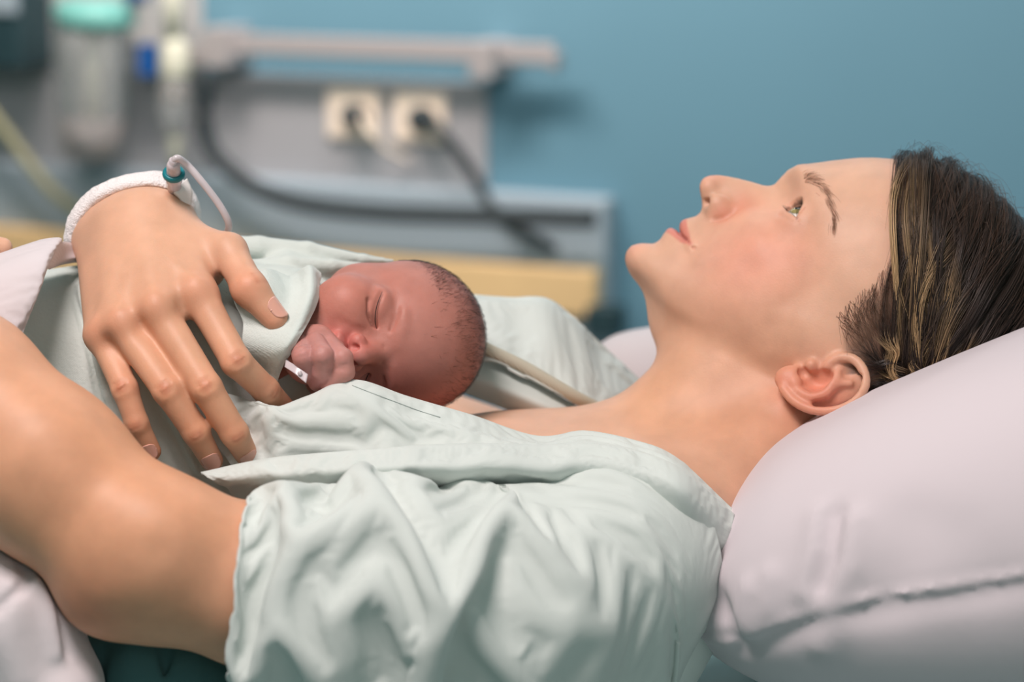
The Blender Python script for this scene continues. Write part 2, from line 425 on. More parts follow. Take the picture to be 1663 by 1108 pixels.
def head_sdf(P):
    q = ((P - HO.astype(f32)) @ HMf.T)
    a, c, l = q[:, 0], q[:, 1], q[:, 2]
    qa = q.copy(); qa[:, 2] = np.abs(l)
    r = np.hypot(l, a - A0)
    d = (r - headR(c, l, a)) * f32(.8)
    d = smax(d, (c - f32(8.2)) * f32(.8), 1.5)
    d = smin(d, ell(q, (-9.4, 3.6, 0), (8.6, 8.6, 7.25)), 1.2)
    d = smax(d, (f32(-11.05) + f32(.17) * l * l - c) * f32(.75), 1.3)
    # lips, mouth corner, chin, philtrum
    d = ridge(qa, d, LIPU, .3, .1); d = ridge(qa, d, LIPL, .36, .13)
    d = ridge(qa, d, MOUTH, .1, -.24)
    d = bump(qa, d, C1, .35, -.03); d = bump(qa, d, C2, (.8, .8, .6), .12)
    d = bump(qa, d, C3, (.6, .5, 1.6), -.04)
    # nose wings and nostrils
    d = smin(d, ell(qa, (.05, -3.62, 1.12), (1.0, .78, .5)), .5)
    d = smin(d, ell(qa, (1.55, -3.62, .38), (.7, .62, .55)), .4)
    d = smax(d, -cone(qa, (.95, -4.6, .72), (.45, -3.1, .62), .3, .24), .08)
    d = smax(d, -ell(qa, (.9, -4.2, 1.3), (.42, .28, .55), np.array([[.95, .3, 0], [-.3, .95, 0], [0, 0, 1]])), .15)
    d = ridge(qa, d, [(-.55, -4.1, 1.65), (-.65, -3.5, 1.85), (-.5, -2.9, 1.75)], .25, -.2)
    # eye: lids as a shell round the eyeball
    e = qa - EYE.astype(f32)
    re = ln(e)
    d = smin(d, re - f32(1.36), .55)
    ph = np.arctan2(e[:, 1], e[:, 0]); ps = np.arctan2(e[:, 2], e[:, 0])
    s = np.clip(1 - ((ps - f32(.3)) / LIDW) ** 2, -2, 1)
    gap = np.maximum(ph - UPL * s, LOL * s - ph) * re
    gap = np.maximum(gap, -e[:, 0])
    d = smax(d, -np.maximum(gap, re - f32(1.75)), .1)
    d = smin(d, re - f32(1.1), .05)
    cr = np.abs(ph - f32(.78) * np.clip(s + .25, 0, 1)) * re
    d = d + f32(.07) * np.exp(-(cr / .1) ** 2) * np.exp(-((re - 1.4) / .4) ** 2) * (e[:, 0] > 0)
    d = d + f32(.05) * np.exp(-((np.abs(ph + f32(.62)) * re) / .13) ** 2) * np.exp(-((re - 1.4) / .4) ** 2) * (e[:, 0] > 0)
    # brow ridge, cheekbone, temple, hollow under cheekbone
    d = ridge(qa, d, BRIDGE, .75, .13)
    d = bump(qa, d, C4, (1.7, 1.5, 1.7), .13)
    d = bump(qa, d, C5, (2.8, 2.6, 2.4), .15)
    # jaw line
    d = ridge(qa, d, [(-3.9, -9.3, 3.0), (-6.7, -7.6, 4.5), (-9.3, -5.4, 5.5)], .9, .24)
    d = ridge(qa, d, [(-2.6, -11.0, 1.2), (-4.4, -10.3, 3.0), (-6.6, -8.9, 4.3), (-9.2, -6.9, 5.1), (-11.2, -5.6, 5.4)], 1.6, -1.05)
    m = (qa[:, 0] < -9) & (qa[:, 0] > -16) & (qa[:, 1] < 2) & (qa[:, 1] > -7.5) & (qa[:, 2] > 4)
    if m.any():
        d[m] = smin(d[m], ear_sdf(qa[m]), .35)
    return d
N1, N2 = p(1225, 640, 0), p(1090, 815, 0)
SHL, SHR = p(1030, 892, 10.5), p(1010, 870, -13)
def torso_sdf(P):
    d = cone(P * np.array([1, 1, 1.32], f32), N1, N2, 6.1, 6.6)
    d = smin(d, cone(P, p(1300, 680, 3.0), p(1075, 880, 7.5), 3.0, 3.6), 2.5)
    d = smin(d, cone(P, p(1300, 680, -3.0), p(1075, 880, -7.5), 3.0, 3.6), 2.5)
    S = np.array([1, 1, .62], f32)
    d = smin(d, cone(P * S, p(985, 905, 0) * S, p(610, 980, 0) * S, 8.2, 9.0), 4.5)
    d = smin(d, sph(P, SHL, 4.3), 3); d = smin(d, sph(P, SHR, 4.3), 3)
    d = smin(d, ell(P, p(838, 757, -1.5), (7.5, 3.5, 7.5)), 3)
    d = ridge(P, d, [p(975, 690, 2), p(1040, 735, 7), p(1110, 800, 12)], 1.0, .25)
    return d
LARM = pts([(1030, 892, 10.5), (700, 945, 16), (440, 957, 18.5), (235, 905, 19.5), (70, 762, 18.5), (-60, 632, 17), (-300, 420, 11), (-190, 392, 6), (-70, 396, 4.5), (4, 402, 4)])
LARR = [4.0, 4.0, 4.15, 4.2, 4.35, 4.0, 3.0, 1.6, .85, .62]
def larm_sdf(P):
    d = chain(P, LARM, LARR, 2.2)
    d = smin(d, ell(P, p(160, 965, 19.5), (1.5, 1.6, 1.7)), 2.2)
    d = smin(d, ell(P, p(265, 870, 20.5), (2.6, 2.3, 2.6)), 2.5)
    d = bump(P, d, p(250, 893, 24.2), (1.1, .8, 2), -.08)
    d = bump(P, d, p(215, 990, 22), (2, 1.2, 2), -.25)
    d = ridge(P, d, pts([(20, 640, 22.5), (180, 780, 24), (300, 850, 24)]), 2.2, .15)
    return d
# right hand over the baby: joints as (px, py, depth)
WR = p(218, 380, 1.5)
FING = {'index': ([(322, 478, 9.4), (384, 588, 11.2), (432, 634, 9.6), (466, 668, 7.2)], [1.05, .93, .82, .66]),
        'middle': ([(258, 505, 10.4), (335, 630, 12.4), (381, 704, 11.6), (402, 742, 10.2)], [1.08, .95, .84, .68]),
        'ring': ([(200, 530, 10.2), (272, 634, 12.2), (318, 702, 11.6), (344, 748, 10.4)], [1.02, .9, .8, .66]),
        'pinky': ([(165, 545, 9.2), (203, 632, 11.0), (222, 688, 11.0), (246, 733, 10.2)], [.92, .8, .7, .58])}
THUMB = ([(290, 392, 5.0), (372, 408, 7.2), (406, 470, 9.2), (447, 518, 9.4)], [1.45, 1.02, .98, .78])
FJ = {k: (pts(v[0]), v[1]) for k, v in FING.items()}; FJ['thumb'] = (pts(THUMB[0]), THUMB[1])
DORS = {'index': (.25, .3, 1), 'middle': (.05, .3, 1), 'ring': (-.1, .3, 1), 'pinky': (-.25, .3, 1), 'thumb': (.75, .65, .55)}
def nail_mesh(k):
    J, R = FJ[k]
    t = J[3] - J[2]; t /= np.linalg.norm(t); n = np.array(DORS[k], float); n -= t * (n @ t); n /= np.linalg.norm(n); s = np.cross(n, t)
    r = R[3] * 1.02; L0, L1 = (-.95, .35) if k == 'thumb' else (-.92, .38)
    a = np.linspace(-1, 1, 13); v = np.linspace(0, 1, 15)
    A, B = np.meshgrid(a, v, indexing='xy')
    half = .9 * np.clip(1 - np.abs(2 * B - 1) ** 5, .25, 1) ** .5         # rounded outline
    ang = A * half
    along = (L0 + (L1 - L0) * B) * R[3] / .68 * .95
    along = along + np.where(B < .5, -1, 1) * (.10 * (A * A)) * -1 * R[3]
    rr = (R[2] + (R[3] - R[2]) * np.clip(1 + (along) / np.linalg.norm(J[3] - J[2]), 0, 1.0)) * 1.0
    lift = rr * 1.015 - .10 * np.clip(along, 0, 1) ** 2 + .012
    P_ = J[3] + along[..., None] * t + lift[..., None] * (np.cos(ang)[..., None] * n + np.sin(ang)[..., None] * s)
    return P_
WEB = [p(342, 388, 8.2), p(348, 415, 8.8), p(351, 440, 8.9), p(354, 462, 8.4)]
def hand_sdf(P):
    J = FJ; W1, W2, W3, W4 = p(272, 366, 4.4), p(236, 360, 5.2), p(198, 366, 4.8), p(168, 388, 3.4)
    d = cone(P, W1, J['index'][0][0], 1.9, 1.12)
    d = smin(d, cone(P, W2, J['middle'][0][0], 1.85, 1.15), 1.3)
    d = smin(d, cone(P, W3, J['ring'][0][0], 1.8, 1.1), 1.3)
    d = smin(d, cone(P, W4, J['pinky'][0][0], 1.75, 1.0), 1.3)
    d = smin(d, cone(P, W2 + [0, 0, -1.2], J['middle'][0][0] + [0, 0, -1], 1.8, 1.3), 1.3)
    for k in ('index', 'middle', 'ring', 'pinky'):
        Jk, R = J[k]
        e = chain(P, Jk, [R[0] * .97, R[1] * .96, R[2] * .97, R[3]], .25)
        for m in (1, 2):
            e = bump(P, e, Jk[m] + np.array([0, 0, .3]), .8, .03)
        mid = .5 * (Jk[0] + Jk[1]); e = bump(P, e, mid, 1.0, -.04)
        d = smin(d, e, .55)
    Jk, R = J['thumb']
    e = chain(P, Jk, R, .6); e = bump(P, e, Jk[2], .9, .06); e = bump(P, e, .45 * Jk[2] + .55 * Jk[3], .8, .05)
    d = smin(d, e, .9)
    d = smin(d, cone(P, p(250, 390, 4), p(330, 440, 6), 1.5, 1.2), 1.5)
    d = ridge(P, d, WEB, .17, -.3)
    # knuckles, tendons, creases over the joints, nails
    for k, h in (('index', .26), ('middle', .34), ('ring', .3), ('pinky', .2)):
        Jk = J[k][0]; d = bump(P, d, Jk[0] + np.array([-.1, .35, .95]), .95, h)
        d = ridge(P, d, [Jk[0] + np.array([-.1, .9, .9]), .55 * Jk[0] + .45 * W2 + np.array([0, 0, 1.5])], .4, .09)
    for a, b in (('index', 'middle'), ('middle', 'ring'), ('ring', 'pinky')):
        m = .5 * (J[a][0][0] + J[b][0][0]); d = bump(P, d, m + np.array([.15, -.3, .9]), (.5, .9, .9), -.22)
    for k in J:
        Jk, R = J[k]
        n = np.array(DORS[k], float); n /= np.linalg.norm(n)
        for m in (1, 2):
            if k == 'thumb' and m == 1: continue
            t = Jk[m + 1] - Jk[m - 1]; t /= np.linalg.norm(t); s = np.cross(n, t); s /= np.linalg.norm(s); nn = np.cross(t, s)
            offs = (-.3, -.1, .12, .32) if m == 1 or k == 'thumb' else (-.12, .1)
            for o in offs:
                c = Jk[m] + t * o + nn * R[m] * .98
                d = ridge(P, d, [c - s * .42 - nn * .12, c + t * .05 * (1 if o > 0 else -1), c + s * .42 - nn * .12], .09, -.11 if m == 1 else -.06)
    return d
RARM = np.array([WR, p(255, 400, -4), p(330, 480, -14), p(470, 640, -27), p(1010, 860, -14)])
def rarm_sdf(P):
    d = ell(P, p(212, 388, 2.2), (3.35, 2.9, 2.4))
    d = smin(d, cone(P, RARM[0], RARM[1], 2.8, 2.5), 1.0)
    d = smin(d, chain(P, RARM[1:], [2.6, 3.3, 4.2, 5.2], 1.0), 1.0)
    return d
BODY = [(head_sdf, (4, -15, -12), (37, 17, 12)), (torso_sdf, (-20, -30, -20), (22, 0, 20)), (larm_sdf, (-55, -28, 2), (15, 11, 27)), (hand_sdf, (-32, -11, -1), (-11, 12, 16)), (rarm_sdf, (-31, -20, -37), (15, 11, 9))]
BODY = [(f, np.array(a, f32), np.array(b, f32)) for f, a, b in BODY]
def body_sdf(P):
    lo, hi = P.min(0), P.max(0)
    ds = []
    for f, a, b in BODY:                  # parts whose box is far away count only by the distance to that box
        gap = np.maximum(np.maximum(a - hi, lo - b), 0)
        ds.append(f(P) if float(gap @ gap) < 12 else ln(np.maximum(np.maximum(a - P, P - b), 0)))
    head, tor, la, ha, ra = ds
    d = smin(smin(head, tor, 1.0), la, 3.0)
    return smin(d, smin(ha, ra, 1.6), .4)

rng = np.random.default_rng(7)
HLC = np.array([-3, -2, -1.2, -.6, .1, 1.5, 2.9, 4.5, 5.7, 6.7, 7.4, 8.0, 8.6, 12]); HLA = np.array([-14.4, -14.0, -13.2, -11.4, -10.0, -9.4, -9.0, -8.2, -7.2, -5.9, -4.8, -3.6, -2.2, 5])
# ------------------------------------------------------------------ colour of the skin itself
def spots(V, C, L):
    for c, r, colr, k in L:
        x = (V - np.asarray(c)) / np.asarray(r)
        w = (np.exp(-(x * x).sum(1)) * k)[:, None]
        C = C * (1 - w) + lin(colr) * w
    return C
def lips_mask(q):
    c, l = q[:, 1], np.abs(q[:, 2])
    up = np.interp(l, [0, .25, .6, 1.2, 1.9, 2.6], [-5.86, -5.78, -5.8, -5.9, -6.0, -6.1])
    lo = np.interp(l, [0, .6, 1.2, 1.9, 2.6], [-7.4, -7.35, -7.1, -6.7, -6.12])
    m = np.clip((up - c) / .12 + .5, 0, 1) * np.clip((c - lo) / .16 + .5, 0, 1) * np.clip((2.65 - l) / .15, 0, 1)
    return m * (q[:, 0] > -2.6)
SKIN = (214, 169, 143)
def body_tint(V):
    C = np.tile(lin(SKIN), (len(V), 1))
    H = lambda c, l: hw(*face_pt(c, l))
    S = [(H(-3.4, 4.6), (3.4, 3.0, 3.5), (230, 146, 126), .5), (H(-2.2, 1.4), 1.1, (212, 122, 96), .5), (H(-1.0, 5.2), 2.2, (214, 134, 104), .4), (H(-3.4, 0), 1.0, (224, 138, 118), .45), (H(-9.6, 0), 1.3, (226, 150, 132), .5),
         (H(-3.6, 1.6), .8, (206, 112, 88), .45), (hw(*EARN(1330, 640)), 2.0, (222, 106, 90), .6), (hw(*EARN(1275, 620)), 1.0, (226, 118, 100), .5), (H(.4, 3.2), 1.5, (226, 158, 138), .35), (H(1.4, 3.5), 1.1, (232, 180, 152), .5),
         (p(1230, 700, 5), (5, 6, 6), (206, 136, 100), .5), (p(1060, 640, 3), 3.5, (224, 166, 126), .5)]
    for k, (J, R) in FJ.items():
        for m in ((0, 1, 2) if k != 'thumb' else (2,)):
            S.append((J[m] + np.array([0, .2, .9]), .95 if m == 0 else .9, (212, 128, 102), .42))
        S.append((J[3], 1.0, (222, 130, 106), .6))
    S += [(p(200, 800, 20), (16, 16, 14), (216, 156, 120), .9), (p(150, 985, 22), 2.4, (206, 122, 92), .6), (p(240, 395, 8), (3, 3, 3), (226, 174, 140), .4), (p(380, 480, 9), 2.0, (222, 146, 114), .4)]
    C = spots(V, C, S)
    q = (V - HO) @ HM.T
    hd = np.interp(q[:, 1] + 1.0 * np.clip(1 - (q[:, 2] / 4.0) ** 2, 0, 1), HLC, HLA) - q[:, 0]
    m = (np.clip((hd + .1) / 1.5, 0, 1) * (q[:, 1] > -2.5) * np.clip((10.6 - np.abs(q[:, 2])) / 2, 0, 1) * (np.abs(q[:, 2]) < 7.6 + .0 * hd) * .85)[:, None]
    C = C * (1 - m) + lin((88, 62, 48)) * m
    qe = q.copy(); qe[:, 2] = np.abs(q[:, 2]); e = qe - EYE; re = ln(e)
    ph = np.arctan2(e[:, 1], e[:, 0]); ps = np.arctan2(e[:, 2], e[:, 0]); sl = np.clip(1 - ((ps - .3) / LIDW) ** 2, -2, 1)
    gu = np.abs(ph - UPL * sl) * re; gl = np.abs(ph - LOL * sl) * re
    near = (re < 1.6) & (e[:, 0] > 0)
    m = ((np.exp(-(gu / .08) ** 2) * .6 + np.exp(-(gl / .07) ** 2) * .35) * near * (sl > -.15))[:, None]
    C = C * (1 - m) + lin((92, 58, 44)) * m
    m = (np.exp(-((ph - .78 * np.clip(sl + .25, 0, 1)) * re / .1) ** 2) * near * .4)[:, None]
    C = C * (1 - m) + lin((176, 104, 78)) * m
    ql = q.copy(); ql[:, 2] = np.abs(q[:, 2])
    m = (lips_mask(q) * .8)[:, None]
    C = C * (1 - m) + lin((204, 116, 104)) * m
    m = (np.exp(-polydist(ql.astype(f32), MOUTH[:-1]) / .02) * .7)[:, None]
    C = C * (1 - m) + lin((140, 62, 56)) * m
    for k, (J, R) in FJ.items():
        n = np.array(DORS[k], float); n /= np.linalg.norm(n)
        for m_ in (1, 2):
            if k == 'thumb' and m_ == 1: continue
            t = J[m_ + 1] - J[m_ - 1]; t /= np.linalg.norm(t); sd = np.cross(n, t); sd /= np.linalg.norm(sd); nn = np.cross(t, sd)
            for o in ((-.3, -.1, .12, .32) if m_ == 1 or k == 'thumb' else (-.12, .1)):
                c = J[m_] + t * o + nn * R[m_]
                w = (np.exp(-polydist(V.astype(f32), [c - sd * .4, c + sd * .4]) / .012) * .4)[:, None]
                C = C * (1 - w) + lin((176, 96, 72)) * w
    # fine vein and pore mottling is in the material
    return C
def eyeball(center, R, gaze, iris, parent, m, fw):
    V, Q = net(lambda P: ln(P - center.astype(f32)) - f32(R), center - R - .2, center + R + .2, R / 16)
    n = (V - center) / R
    g = np.degrees(np.arccos(np.clip(n @ gaze, -1, 1)))
    V = center + n * (R + .07 * np.clip(1 - (g / 30) ** 2, 0, 1))[:, None]
    C = np.tile(lin((232, 226, 220)), (len(V), 1))
    k = np.clip((29 - g) / 3, 0, 1)[:, None]; C = C * (1 - k) + lin(iris) * k
    k = (np.clip((29 - g) / 2, 0, 1) * np.clip((g - 24) / 3, 0, 1) * .7)[:, None]; C = C * (1 - k) + lin((40, 40, 34)) * k
    k = np.clip((13 - g) / 2, 0, 1)[:, None]; C = C * (1 - k) + lin((10, 9, 9)) * k
    return mesh_obj('eye', V, Q, m, None, C, label='hazel eye looking upwards')

# ------------------------------------------------------------------ hair
def strands(Q, r, sides=3):
    """Q (n,m,3) paths, r (n,m) radii -> V, quads, index of strand per vertex."""
    n, m, _ = Q.shape
    T = np.gradient(Q, axis=1); T /= np.maximum(ln(T), 1e-9)[..., None]
    X = np.cross(T, np.array([.31, .2, .93])); X /= np.maximum(ln(X), 1e-9)[..., None]; Y = np.cross(T, X)
    ang = np.arange(sides) * 2 * math.pi / sides
    V = Q[:, :, None] + r[:, :, None, None] * (np.cos(ang)[:, None] * X[:, :, None] + np.sin(ang)[:, None] * Y[:, :, None])
    i = np.arange(n)[:, None, None] * m * sides + np.arange(m - 1)[None, :, None] * sides
    k = np.arange(sides); k2 = (k + 1) % sides
    F = np.stack([i + k, i + k2, i + sides + k2, i + sides + k], -1).reshape(-1, 4)
    return V.reshape(-1, 3), F, np.repeat(np.arange(n), m * sides)
CR0 = np.array([-9.4, 3.6, 0]); CRR = np.array([8.6, 8.6, 7.25])
def is_hair(q, off=0.0):
    return (q[:, 0] < np.interp(q[:, 1] + 1.0 * np.clip(1 - (q[:, 2] / 4.0) ** 2, 0, 1), HLC, HLA) - off) & (q[:, 1] > -3.6)
TIE = hloc(1492, 640, 6.8)
def hair_paths(n0, lift, m=16, spread=None, swing=0.0):
    n1 = (TIE - CR0) / CRR; n1 = np.tile(n1 / np.linalg.norm(n1), (len(n0), 1))
    if spread is not None: n1 = n1 + spread; n1 /= ln(n1)[:, None]
    g = 1 - (n0 * n1).sum(1)                                   # far from the tie -> sweep back over the crown first
    back = np.array([-.55, .75, .0]) ; back = back / np.linalg.norm(back)
    wf = np.clip((n0[:, 0] + .25) * 2.2, 0, 1) * np.clip((n0[:, 1] + .1) * 2.5, 0, 1)      # front hair falls along the temple before it sweeps back
    wl = np.clip((n0[:, 0] + .35) * 2.5, 0, 1) * np.clip(1 - (n0[:, 1] + .15) * 2.2, 0, 1) * .8
    mid = n0 + n1 + ((1 - wf) * np.clip(g - .35, 0, 1.2))[:, None] * 1.1 * back + (wf * .85)[:, None] * np.array([.25, .1, .95]) + wl[:, None] * np.array([.5, -.5, .45]) + (wf * swing)[:, None] * np.array([.62, -.35, .7]) + np.array([0, 0, .25])
    mid /= ln(mid)[:, None]
    t = np.linspace(0, 1, m)[None, :, None]
    d = n0[:, None] * (1 - t) ** 2 + mid[:, None] * 2 * t * (1 - t) * 1.15 + n1[:, None] * t * t
    d /= ln(d)[..., None]
    k = np.clip(np.linspace(0, 1, m) * 7, 0, 1)[None, :]
    bow = (np.sin(np.pi * np.linspace(0, 1, m)) ** .8)[None, :] * (.55 - .35 * wf - .3 * np.clip(wl, 0, 1))[:, None]
    return CR0 + d * (CRR + .12)[None, None] + d * (lift[:, None] * k + bow * k + .02)[..., None]
def outside(Q, off):
    sh = Q.shape[:2]
    off = np.broadcast_to(off, sh).ravel()
    q = Q.reshape(-1, 3).copy(); rad = (q - CR0) / ln(q - CR0)[:, None]
    for _ in range(3):
        d = evalf(head_sdf, HO + q @ HM)
        q += rad * (np.clip(off - d, 0, 1.0) * ((q[:, 0] > -16) & (np.abs(q[:, 2]) < 9)))[:, None]
    return q.reshape(sh + (3,))
def make_hair():
    M_ = 20
    d = rng.normal(size=(90000, 3)); d /= ln(d)[:, None]
    q = CR0 + d * CRR
    depth = np.interp(q[:, 1] + 1.0 * np.clip(1 - (q[:, 2] / 4.0) ** 2, 0, 1), HLC, HLA) - q[:, 0]
    ok = is_hair(q, -.7) & (q[:, 2] > -3.5) & (rng.random(len(q)) < np.clip((depth + .7) / 2.0, .0, 1) ** 1.3 * np.where((q[:, 1] < 4.5) & (depth < 2.0), .4, 1))
    q, d, depth = q[ok], d[ok], depth[ok]
    nl = 420
    G = d[rng.choice(len(d), nl, replace=False)]
    keep = rng.permutation(len(d))[:16000]; d, depth = d[keep], depth[keep]; n = len(d)
    own = np.argmax(d @ G.T, 1)
    lock_lift = rng.uniform(.2, .9, nl); lock_shift = rng.normal(0, .06, (nl, 3)); lock_phase = rng.uniform(0, 6.28, nl); lock_amp = rng.uniform(.08, .42, nl); lock_f = rng.uniform(5, 9, nl)
    lift = lock_lift[own] * rng.uniform(.5, 1.1, n)
    lock_sw = np.clip(rng.uniform(-1.2, 1.7, nl), 0, 2)
    Pg = hair_paths(G, lock_lift, M_, lock_shift, lock_sw)
    Ps = hair_paths(d, lift, M_, lock_shift[own] + rng.normal(0, .012, (n, 3)), lock_sw[own] * rng.uniform(.85, 1.15, n))
    tl = np.linspace(0, 1, M_); t = tl[None, :, None]
    w = np.clip(t * 1.7, 0, .62)                                 # strands gather into their lock
    off = rng.normal(0, .13, (n, 1, 3))
    rad = (Pg[own] - CR0) / ln(Pg[own] - CR0)[..., None]
    Q = Ps * (1 - w) + (Pg[own] + off + (lift - lock_lift[own])[:, None, None] * .6 * rad) * w
    tang = np.gradient(Pg, axis=1); tang /= ln(tang)[..., None]
    side = np.cross(tang[own], rad)
    ph = tl[None] * lock_f[own][:, None] + lock_phase[own][:, None]
    env = np.clip(tl * 2.2, 0, 1)[None]
    Q = Q + side * (lock_amp[own][:, None] * np.sin(ph) * env)[..., None] + rad * (.6 * lock_amp[own][:, None] * np.cos(ph) * env)[..., None]
    Q = outside(Q, .03 + .05 * rng.random((n, 1)))
    edge = np.clip((depth + .5) / 2.6, .22, 1)
    r = ((.011 + .011 * rng.random(n)) * edge)[:, None] * np.interp(tl, [0, .28, .7, 1], [.15, 1, 1, .7])[None]
    hit = ((Q[..., 0] > -13.9) & (Q[..., 1] < -.55) & (Q[..., 2] > 4)).any(1)
    Q, r, own, depth = Q[~hit], r[~hit], own[~hit], depth[~hit]; n = len(Q)
    V, F, ix = strands(HO + Q @ HM, r)
    # tint: dark crown, golden locks low on the near side
    lockc = rng.random(nl)
    Qv = (V - HO) @ HM.T
    low = np.clip((8.2 - Qv[:, 1] + .18 * (Qv[:, 0] + 9)) / 3.5, 0, 1) * np.clip(Qv[:, 2] / 4, 0, 1)
    gold = np.clip((lockc[own] - .36) * 2.8, 0, 1) * np.clip(1 + rng.normal(0, .35, n), 0, 1.4)
    tt = np.tile(np.repeat(tl, 3), n)
    k = np.clip(gold[ix] * low * np.clip(tt * 3 - .1, 0, 1), 0, 1)[:, None]
    base = lin((54, 42, 36))[None] * (.45 + 1.2 * rng.random(n))[ix][:, None]
    rootc = np.clip(1 - tt * 6, 0, 1)[:, None] * np.clip(1.2 - depth / 1.4, 0, 1)[ix][:, None] * .8
    base = base * (1 - rootc) + lin((168, 120, 88)) * rootc
    C = base * (1 - k) + lin((204, 168, 124)) * k * (.55 + .75 * rng.random(n))[ix][:, None]
    # fine loose hairs: along the hairline and above the crown
    e = rng.normal(size=(60000, 3)); e /= ln(e)[:, None]; s = CR0 + e * CRR
    edg = is_hair(s, -.9) & ~is_hair(s, .4) & (s[:, 2] > -1) & (s[:, 1] > .3)
    e = e[edg][:600]
    P1 = hair_paths(e, rng.uniform(.0, .4, len(e)), 18, rng.normal(0, .1, (len(e), 3)))
    u = np.linspace(0, 1, 18) * .4
    i0 = (u * 17).astype(int); fr = (u * 17 - i0)[None, :, None]
    P1 = P1[:, i0] * (1 - fr) + P1[:, i0 + 1] * fr
    P1 += (rng.normal(0, .3, (len(e), 1, 3)) * (np.linspace(0, 1, 18) ** 2)[None, :, None])
    top = rng.normal(size=(5000, 3)) * np.array([1, 1, .35]); top /= ln(top)[:, None]
    tp = CR0 + top * CRR; top = top[is_hair(tp) & (tp[:, 1] > 6.5) & (tp[:, 0] > -10)][:170]
    P2 = hair_paths(top, rng.uniform(.6, 1.3, len(top)), 36, rng.normal(0, .3, (len(top), 3)))[:, :18]
    P2 += rng.normal(0, .5, (len(top), 1, 3)) * (np.linspace(0, 1, 18) ** 2)[None, :, None] * np.array([1, 1, .5])
    P3 = outside(np.concatenate([P1, P2]), .03)
    r3 = (.006 + .006 * rng.random(len(P3)))[:, None] * np.linspace(1, .5, 18)[None]
    V3, F3, i3 = strands(HO + P3 @ HM, r3)
    C3 = np.tile(lin((84, 60, 46)), (len(V3), 1))
    return np.concatenate([V, V3]), np.concatenate([F, F3 + len(V)]), np.concatenate([C, C3])
def scalp_sdf(P):
    q = (P - HO.astype(f32)) @ HMf.T
    d = ell(q, CR0, CRR + .38)
    hl = np.interp(q[:, 1] + 1.0 * np.clip(1 - (q[:, 2] / 4.0) ** 2, 0, 1), HLC, HLA).astype(f32)
    d = smax(d, (q[:, 0] - hl + 2.0) * f32(.55), .7)
    d = smax(d, (f32(-3.4) - q[:, 1]) * f32(.8), .8)
    d = smin(d, smax(ell(q, (-14.2, -1.5, 0), (4.6, 4.5, 6.6)), (q[:, 0] + f32(13.6)), .5), .6)
    return d
def brow_strands():
    Bc = catmull([(1303, 289), (1314, 290), (1328, 298), (1340, 312), (1348, 332), (1354, 350), (1354, 368), (1352, 386)], 8)
    n = 240; t = .9 * rng.random(n); i = t * (len(Bc) - 2); j = i.astype(int); f = (i - j)[:, None]
    b = Bc[j] * (1 - f) + Bc[j + 1] * f
    tg = Bc[j + 1] - Bc[j]; tg /= ln(tg)[:, None]; nr = np.stack([tg[:, 1], -tg[:, 0]], 1)
    b = b + nr * (rng.normal(0, 1, n) * (3.4 * (1 - t) ** .6 + 1.0))[:, None]
    dr = tg + nr * (rng.normal(.35, .25, n) * (1 - t))[:, None]; L = rng.uniform(9, 20, n)
    px = b[:, None] + dr[:, None] * L[:, None, None] * np.linspace(0, 1, 5)[None, :, None]
    P_ = trace(head_sdf, px[..., 0].ravel(), px[..., 1].ravel(), 20, 70)
    e = .02; G = np.stack([head_sdf((P_ + np.eye(3)[k] * e).astype(f32)) - head_sdf((P_ - np.eye(3)[k] * e).astype(f32)) for k in range(3)], 1); G /= np.maximum(ln(G), 1e-6)[:, None]
    P_ = (P_ + G * np.tile([.0, .05, .07, .06, .03], n)[:, None]).reshape(n, 5, 3)
    q = (P_ - HO) @ HM.T; q2 = q * np.array([1, 1, -1])
    return [(HO + x @ HM, np.full(x.shape[:2], .0075) * np.linspace(1, .35, 5)) for x in (q, q2)]
def lash_strands():
    Q = []
    for sgn in (1, -1):
        for up in (1, 0):
            for ps in np.linspace(-.45, 1.1, 46 if up else 24):
                s = 1 - ((ps - .3) / LIDW) ** 2
                if s < -.05: continue
                ph = (UPL if up else LOL) * s
                dirv = lambda a, b: np.array([1, math.tan(a), math.tan(b)]) / np.linalg.norm([1, math.tan(a), math.tan(b)])
                L = rng.uniform(.3, .5) if up else rng.uniform(.2, .35)
                o = rng.normal(0, .05)
                root = EYE + dirv(ph, ps) * 1.36
                tipd = np.array([.8, .85 if up else -.5, .35 + ps * .5 + o]); tipd /= np.linalg.norm(tipd); out = np.array([1, -.1, .3 + ps * .5])
                P_ = [root + out * L * .55 * s_ + tipd * L * .7 * s_ ** 2 for s_ in np.linspace(0, 1, 5)]
                Q.append([np.array([a[0], a[1], a[2] * sgn]) for a in P_])
    Q = HO + np.array(Q) @ HM; h = len(Q) // 2
    return [(x, np.full(x.shape[:2], .008) * np.linspace(1, .3, 5)) for x in (Q[:h], Q[h:])]
